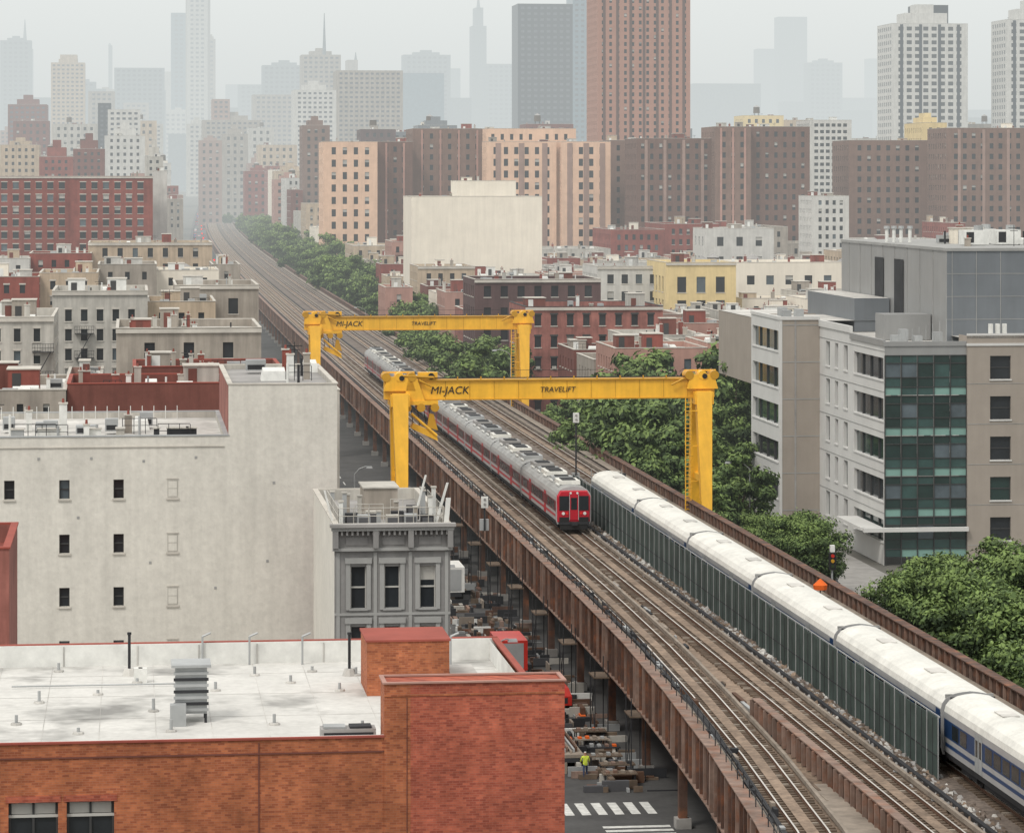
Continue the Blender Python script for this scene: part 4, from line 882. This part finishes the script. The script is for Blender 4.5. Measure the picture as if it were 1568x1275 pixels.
for a in [(1120,340,740),(1130,360,665),(1100,390,620),(1125,400,560),(1145,420,515),(1070,350,660),(1040,370,620),(1000,350,640),(970,360,600),(940,370,640),(1060,420,580),(1010,420,548),(985,430,540),(950,420,590),(910,410,600),(890,380,640),(870,420,615),(850,440,620),(1120,450,520),(930,440,600),(900,370,668),(1075,375,700),(1130,330,700),(1080,320,740),(1030,345,690),(1140,500,512),(1090,480,570),(960,395,620)]: treepx(*a)
for a in [(740,470,530),(760,500,520),(720,480,545),(700,520,530),(745,540,515),(660,560,505),(640,600,500),(680,540,512),(620,640,480),(840,520,590)]: treepx(*a)
for i in range(26):
    v=640+i*16+R.uniform(-5,5);tree(58+bend(v)+R.uniform(-1,9),v,R.uniform(1.0,1.5))
for i in range(34):
    v=1050+i*30;tree(57+bend(v)+R.uniform(-1,7),v,R.uniform(1.3,2.1),name='tree');tree(62+bend(v)+R.uniform(0,10),v+10,R.uniform(1.3,2.0))
for i in range(40):
    v=2310+i*30;tree(R.uniform(36,66)+bend(v),v,R.uniform(1.0,1.5))
for i in range(12): 
    u,v=UV(20+i*8+R.uniform(-4,4),R.uniform(800,840));tree(u,v,R.uniform(1.3,1.8))
for a in [(20,350,588),(50,352,570),(5,345,600),(60,356,600),(-10,400,560)]: treepx(*a)
for i in range(14):
    u,v=UV(500+i*8+R.uniform(-6,6),R.uniform(880,960));tree(max(u,58),v,R.uniform(1.4,1.9))
# ------------------------------------------------------------ street stuff
def car(u,v,m,name='parked_car',L=4.5,flip=1,van=False,z=0,tl=taill,big=0):
    b=MB();w=.9;h1=.85;h2=1.45 if not van else 2.1
    P=[(-L/2,.35),(-L/2,.75),(-L/2+.1,.85),(L/2-.15,.8),(L/2,.65),(L/2,.35)]
    for sg in (-1,1): b.poly([(u+sg*w,v+flip*a,z+c) for a,c in P],m)
    for i in range(len(P)):
        p,q=P[i],P[(i+1)%len(P)];b.poly([(u-w,v+flip*p[0],z+p[1]),(u+w,v+flip*p[0],z+p[1]),(u+w,v+flip*q[0],z+q[1]),(u-w,v+flip*q[0],z+q[1])],m)
    c0,c1=(-L*.42,L*.28) if not van else (-L*.49,L*.32);k=.55 if not van else .25
    lo=[(u-w+.04,v+flip*c0,z+.8),(u+w-.04,v+flip*c0,z+.8),(u+w-.04,v+flip*c1,z+.8),(u-w+.04,v+flip*c1,z+.8)]
    hi=[(u-w+.2,v+flip*(c0+k),z+h2-.06),(u+w-.2,v+flip*(c0+k),z+h2-.06),(u+w-.2,v+flip*(c1-k-.2),z+h2-.06),(u-w+.2,v+flip*(c1-k-.2),z+h2-.06)]
    b.prism(lo,hi,glass);a0,a1=sorted((v+flip*(c0+k),v+flip*(c1-k-.2)));b.box(u-w+.19,u+w-.19,a0,a1,z+h2-.055,z+h2,m)
    if van: b.box(u-w+.0,u+w-.0,min(v+flip*c0,v+flip*(c1-1.6)),max(v+flip*c0,v+flip*(c1-1.6)),z+.86,z+h2-.07,m)
    for a in (-L*.3,L*.3):
        for sg in (-1,1): b.tube((u+sg*(w-.2),v+a,z+.33),(u+sg*(w+.01),v+a,z+.33),.33,.33,blk,12)
    for sg in (-1,1): b.box(u+sg*.65-.15,u+sg*.65+.15,v-L/2-.02,v-L/2-.003,z+.58,z+.76,tl)
    return b.obj(name)
def truck(u,v,cm,bm,name='box_truck'):
    b=MB();b.box(u-1.15,u+1.15,v,v+5.2,.95,3.2,bm);b.box(u-1.0,u+1.0,v+5.3,v+7.0,.6,1.5,cm);b.prism([(u-1,v+5.3,1.5),(u+1,v+5.3,1.5),(u+1,v+6.9,1.5),(u-1,v+6.9,1.5)],[(u-.9,v+5.35,2.5),(u+.9,v+5.35,2.5),(u+.9,v+6.3,2.5),(u-.9,v+6.3,2.5)],cm)
    b.box(u-.85,u+.85,v-.03,v-.004,1.1,3.0,galv);b.box(u-.9,u+.9,v,v+6.8,.55,.9,dkst)
    for a in (1.0,2.0,6.0):
        for sg in (-1,1): b.tube((u+sg*.75,v+a,.48),(u+sg*1.08,v+a,.48),.48,.48,blk,12)
    b.box(u-.9,u+.9,v+6.3,v+6.34,1.55,2.3,glass);b.obj(name)
for i,(u,v) in enumerate([(24,236),(24,243),(24,250),(24.1,268),(24,275),(24.1,345),(24,352),(24,365),(24,385),(24,392),(24.0,226),(24,259),(24.1,312),(24,320),(24.1,328)]):
    car(u,v,carcols[[1,2,0,1,2,3,1,2,0,4][i%10]],van=i in(4,9))
for i in range(16): car(64.0 if i%2 else 56.5,225+i*9.5,carcols[(i*3)%5])
truck(28.6,240,carcols[3],redp);truck(28.6,286,carcols[2],white);truck(28.3,320,carcols[0],carcols[0])
for i in range(60):
    v=1300+i*34+R.uniform(-10,10);car(25.5+bend(v)+R.choice([0,3.0,6.0]),v,carcols[i%5],name='car',z=gz(v),tl=lit,van=i%3==0)
# traffic signals hung over the far avenue
b=MB()
for k in range(11):
    v=1300+k*160;u=30+bend(v);z=gz(v)
    b.cyl(u-5,v,z,z+6,.12,.1,dkst,6);b.tube((u-5,v,z+5.9),(u,v,z+5.9),.08,.06,dkst,5);b.box(u-.25,u+.25,v-.2,v+.2,z+4.7,z+5.8,blk);b.tube((u,v-.3,z+5.5),(u,v-.2,z+5.5),.3,.3,lit,10)
b.obj('traffic_signal_arms')
# flatbed trailer
b=MB()
b.box(26.6,28.8,203,213,1.0,1.2,plank);b.box(26.9,28.5,203,213,.7,.99,dkst)
for a in (204.5,206,211): 
    for sg in (26.9,28.3): b.tube((sg,a,.5),(sg+.3,a,.5),.48,.48,blk,12)
for k in range(9): b.box(26.8+.2*k,26.92+.2*k,203.5+.3*(k%3),212-.4*(k%4),1.21,1.35+.08*(k%3),R.choice([steel2,plank,galv,railr]))
b.obj('flatbed_trailer')
# work tables
b=MB()
for k in range(6):
    v=198+k*3.1;u=29.3+.35*(k%2)
    b.box(u,u+2.2,v,v+1.1,.78,.86,R.choice([plank,dkst,tie]))
    for a in (.1,2.0):
        for c in (.08,.94): b.box(u+a,u+a+.08,v+c,v+c+.08,0,.78,dkst)
    for q in range(4): b.box(u+.2+q*.5,u+.45+q*.5,v+.2,v+.7,.861,.95+.1*R.random(),R.choice([galv,dkst,orange,plank,steel2]))
b.obj('work_tables')
# compressor (red equipment)
for u,v in ((29.6,226),(29.4,252)):
    b=MB();b.box(u,u+1.6,v,v+3.0,.55,1.2,redp);b.prism([(u,v,1.2),(u+1.6,v,1.2),(u+1.6,v+3,1.2),(u,v+3,1.2)],[(u+.2,v+.3,1.75),(u+1.4,v+.3,1.75),(u+1.4,v+2.7,1.75),(u+.2,v+2.7,1.75)],redp)
    for a in (u-.1,u+1.5): b.tube((a,v+1.5,.36),(a+.2,v+1.5,.36),.36,.36,blk,12)
    b.tube((u+.8,v-1.2,.5),(u+.8,v,.6),.05,.05,dkst,5);b.box(u+.3,u+1.3,v-.02,v-.003,.7,1.1,dkst);b.cyl(u+.4,v+2.2,1.7,2.1,.05,.05,dkst,6);b.obj('air_compressor')
b=MB()
for k in range(18):
    v=198+k*8.2;b.prism([(26.0,v,0),(26.5,v,0),(26.5,v+3.6,0),(26.0,v+3.6,0)],[(26.18,v,.85),(26.32,v,.85),(26.32,v+3.6,.85),(26.18,v+3.6,.85)],orange if k%7==3 else side_m)
b.obj('construction_barriers')
b=MB()
for k in range(760):
    v=R.uniform(196,345);u=R.uniform(22.6,25.6) if (k%4==0 and v>280) else R.uniform(26.8,32.2);l_=R.uniform(.3,2.2);w_=R.uniform(.08,.4);h=R.uniform(.05,.75)
    if R.random()<.5:l_,w_=w_,l_
    b.box(u,u+w_,v,v+l_,.015,h,R.choice([plank,galv,steel,dkst,railr,dkst,lgrey,tie,tie,steel2,roofdk]) if k%26 else R.choice([orange,white,redp,white]))
b.obj('construction_material_pile')
for k in range(10):
    b=MB();v=197+k*9+R.uniform(-2,2);u=25.7+R.uniform(-.3,.3)
    b.box(u-.2,u+.2,v-.2,v+.2,.015,.06,blk);b.cyl(u,v,.06,.72,.15,.03,orange,8);b.cyl(u,v,.35,.47,.103,.075,white,8);b.obj('traffic_cone')
b=MB()
for k in range(9):
    v=200+k*16
    for q in (0,2.2):
        for u in (31.4,32.3): b.tube((u,v+q,0),(u,v+q,5.2),.04,.04,dkst,5)
    b.box(31.3,32.4,v-.1,v+2.4,4.0,4.1,tie)
    b.tube((31.4,v,0.2),(31.4,v+2.2,3.9),.03,.03,dkst,4);b.tube((31.4,v+2.2,.2),(31.4,v,3.9),.03,.03,dkst,4)
b.obj('scaffolding')
def lamp(u,v,h=8.5,arm=2.2,sg=-1):
    b=MB();b.cyl(u,v,0,h,.11,.06,galv,8);b.cyl(u,v,0,.7,.2,.14,dkst,8)
    pts=[(u,h),(u+sg*arm*.3,h+.55),(u+sg*arm*.7,h+.8),(u+sg*arm,h+.7)]
    for (a,z0),(c,z1) in zip(pts[:-1],pts[1:]): b.tube((a,v,z0),(c,v,z1),.05,.045,galv,6)
    e=u+sg*arm;b.prism([(e-.4,v-.16,h+.6),(e+.25,v-.16,h+.6),(e+.25,v+.16,h+.6),(e-.4,v+.16,h+.6)],[(e-.3,v-.1,h+.8),(e+.2,v-.1,h+.8),(e+.2,v+.1,h+.8),(e-.3,v+.1,h+.8)],galv);b.obj('street_lamp')
for px,Y,yt in ((1148,330,706),(782,440,535),(1045,400,690),(560,700,470)):
    u,v=UV(px,Y);lamp(u,v,ZY(yt,Y)-.8)
for v in (205,245,285,330): lamp(22.9,v,7.6,1.6,1)
def tlight(px,Y,yt):
    u,v=UV(px,Y);z=ZY(yt,Y);b=MB();b.cyl(u,v,0,z,.1,.08,galv,8);b.box(u-.3,u+.3,v-.25,v-.1,z-1.7,z-.3,blk)
    for k,m_ in enumerate((redp,yeld,leafD)): b.tube((u,v-.32,z-.55-k*.42),(u,v-.25,z-.55-k*.42),.15,.15,m_,10)
    b.box(u-.15,u+.2,v-.2,v+.2,z-.25,z+.3,white);b.obj('traffic_light')
tlight(1274,262,840);tlight(1095,330,800)
b=MB();u,v=UV(1256,238);z=ZY(893,238);b.cyl(u,v,z-.1,z+.35,.55,.05,orange,10);b.cyl(u,v,z-.45,z-.103,.5,.55,orange,10);b.cyl(u,v,0,z-.4,.04,.04,dkst,6);b.obj('orange_umbrella')
def signal(px,Y,yt,n=2):
    u,v=UV(px,Y);z=ZY(yt,Y);b=MB();b.cyl(u,v,ZD-.1,z-.2,.09,.09,dkst,7);b.box(u-.3,u+.3,v-.2,v+.1,z-1.0,z,white)
    for k in range(n): b.tube((u,v-.26,z-.25-k*.42),(u,v-.2,z-.25-k*.42),.12,.12,roofgr,10)
    b.box(u-.4,u+.4,v+.1,v+.5,ZD-.1,ZD+.9,galv);b.obj('railway_signal')
signal(742,285,760);signal(882,330,632,2)
b=MB()
for k in range(5):
    u,v=UV(915+k*9,325);b.box(u,u+.5,v,v+.6,ZD,ZD+1.3+.2*(k%2),R.choice([galv,dkst,lgrey]))
u,v=UV(905,322);b.box(u,u+3.2,v,v+.08,ZD+1.5,ZD+1.58,galv);b.box(u,u+.06,v,v+.08,ZD,ZD+2,galv);b.box(u+3.1,u+3.16,v,v+.08,ZD,ZD+2,galv);b.obj('signal_cabinets')
def person(u,v,top,hat,pose=0,z=0):
    x,y,zz=W(u,v,z)
    V=[(0,0,.95),(0,0,1.2),(0,.0,1.42),(0,0,1.52),(0,-.02,1.66),(0,-.02,1.76),(-.1,0,.9),(-.12,-.05-.1*pose,.5),(-.13,.05,.06),(-.13,-.08,.04),(.1,0,.9),(.12,.02+.1*pose,.5),(.13,.12*pose,.06),(.13,-.13+.12*pose,.04),(-.2,0,1.42),(-.27,-.03,1.15),(-.25,-.2,.95),(.2,0,1.42),(.28,-.05,1.16),(.22,-.25*pose-.05,.98)]
    E=[(0,1),(1,2),(2,3),(3,4),(4,5),(0,6),(6,7),(7,8),(8,9),(0,10),(10,11),(11,12),(12,13),(2,14),(14,15),(15,16),(2,17),(17,18),(18,19)]
    rad=[.15,.14,.15,.06,.105,.08,.1,.07,.05,.045,.1,.07,.05,.045,.08,.055,.04,.08,.055,.04]
    me=bpy.data.meshes.new('worker');me.from_pydata(V,E,[]);o=bpy.data.objects.new('construction_worker',me);scene.collection.objects.link(o)
    m=o.modifiers.new('Skin','SKIN');s=o.modifiers.new('Sub','SUBSURF');s.levels=1;s.render_levels=1
    for i,r_ in enumerate(rad): me.skin_vertices[0].data[i].radius=(r_,r_*.85)
    me.skin_vertices[0].data[0].use_root=True
    dg=bpy.context.evaluated_depsgraph_get();ev=o.evaluated_get(dg);m2=bpy.data.meshes.new_from_object(ev)
    o.modifiers.clear();o.data=m2;m2.materials.clear()
    for q in (denim,top,skin,hat): m2.materials.append(q)
    for p in m2.polygons:
        c=p.center;p.material_index=0 if c.z<.93 else (3 if c.z>1.72 else (2 if c.z>1.5 or (abs(c.x)>.2 and c.z<1.1) else 1))
    o.location=(x,y,zz);o.rotation_euler=(0,0,R.uniform(0,6.28))
for u,v,t_,h_,p_ in ((25.3,300,orange,white,1),(26.6,304,vest,white,0),(25.6,292,vest,orange,1),(27.5,296,orange,white,0),(21.5,230,carcols[1],blk,1),(25.6,224,vest,white,1),(25.2,286,orange,white,0),(28.6,201,vest,white,1)): 
    person(u,v,t_,h_,p_)
# ------------------------------------------------------------ world, sun, camera
w=bpy.data.worlds.new('World');scene.world=w;w.use_nodes=True;nt=w.node_tree;n=nt.nodes;l=nt.links;n.clear()
out=n.new('ShaderNodeOutputWorld');bg=n.new('ShaderNodeBackground');sk=n.new('ShaderNodeTexSky');sk.sky_type='NISHITA';sk.sun_disc=False
EL=math.radians(52);AZ=math.radians(215)
sk.sun_elevation=EL;sk.sun_rotation=AZ;sk.air_density=1.5;sk.dust_density=6;sk.ozone_density=1
hs=n.new('ShaderNodeHueSaturation');hs.inputs['Saturation'].default_value=.12;l.new(sk.outputs[0],hs.inputs['Color'])
bg.inputs[1].default_value=.03;l.new(hs.outputs[0],bg.inputs[0])
tc=n.new('ShaderNodeTexCoord');sx=n.new('ShaderNodeSeparateXYZ');l.new(tc.outputs['Generated'],sx.inputs[0])
cr_=n.new('ShaderNodeValToRGB');cr_.color_ramp.elements[0].position=0;cr_.color_ramp.elements[0].color=(.67,.705,.70,1);cr_.color_ramp.elements[1].position=.9;cr_.color_ramp.elements[1].color=(1.02,1.0,.965,1)
e=cr_.color_ramp.elements.new(.06);e.color=(.77,.80,.785,1)
l.new(sx.outputs[2],cr_.inputs[0]);bg2=n.new('ShaderNodeBackground');l.new(cr_.outputs[0],bg2.inputs[0]);bg2.inputs[1].default_value=.98
ad=n.new('ShaderNodeAddShader');l.new(bg.outputs[0],ad.inputs[0]);l.new(bg2.outputs[0],ad.inputs[1]);l.new(ad.outputs[0],out.inputs[0])
sd=bpy.data.lights.new('sun','SUN');sd.energy=1.5;sd.angle=math.radians(12);sd.color=(1,.95,.88)
so=bpy.data.objects.new('sun',sd);scene.collection.objects.link(so)
dirv=Vector((math.sin(AZ)*math.cos(EL),math.cos(AZ)*math.cos(EL),math.sin(EL)))
so.rotation_euler=dirv.to_track_quat('Z','Y').to_euler()
cd=bpy.data.cameras.new('camera');cam=bpy.data.objects.new('camera',cd);scene.collection.objects.link(cam)
cd.sensor_width=36;cd.lens=F/1568*36;cd.shift_y=-(637.5-HY)/1568;cd.clip_start=1;cd.clip_end=60000
cam.location=(0,0,H);cam.rotation_euler=(math.pi/2,0,0);scene.camera=cam
scene.view_settings.view_transform='Standard';scene.view_settings.look='None';scene.view_settings.exposure=0
print('objects',len(bpy.data.objects),'faces',sum(len(m.polygons) for m in bpy.data.meshes))
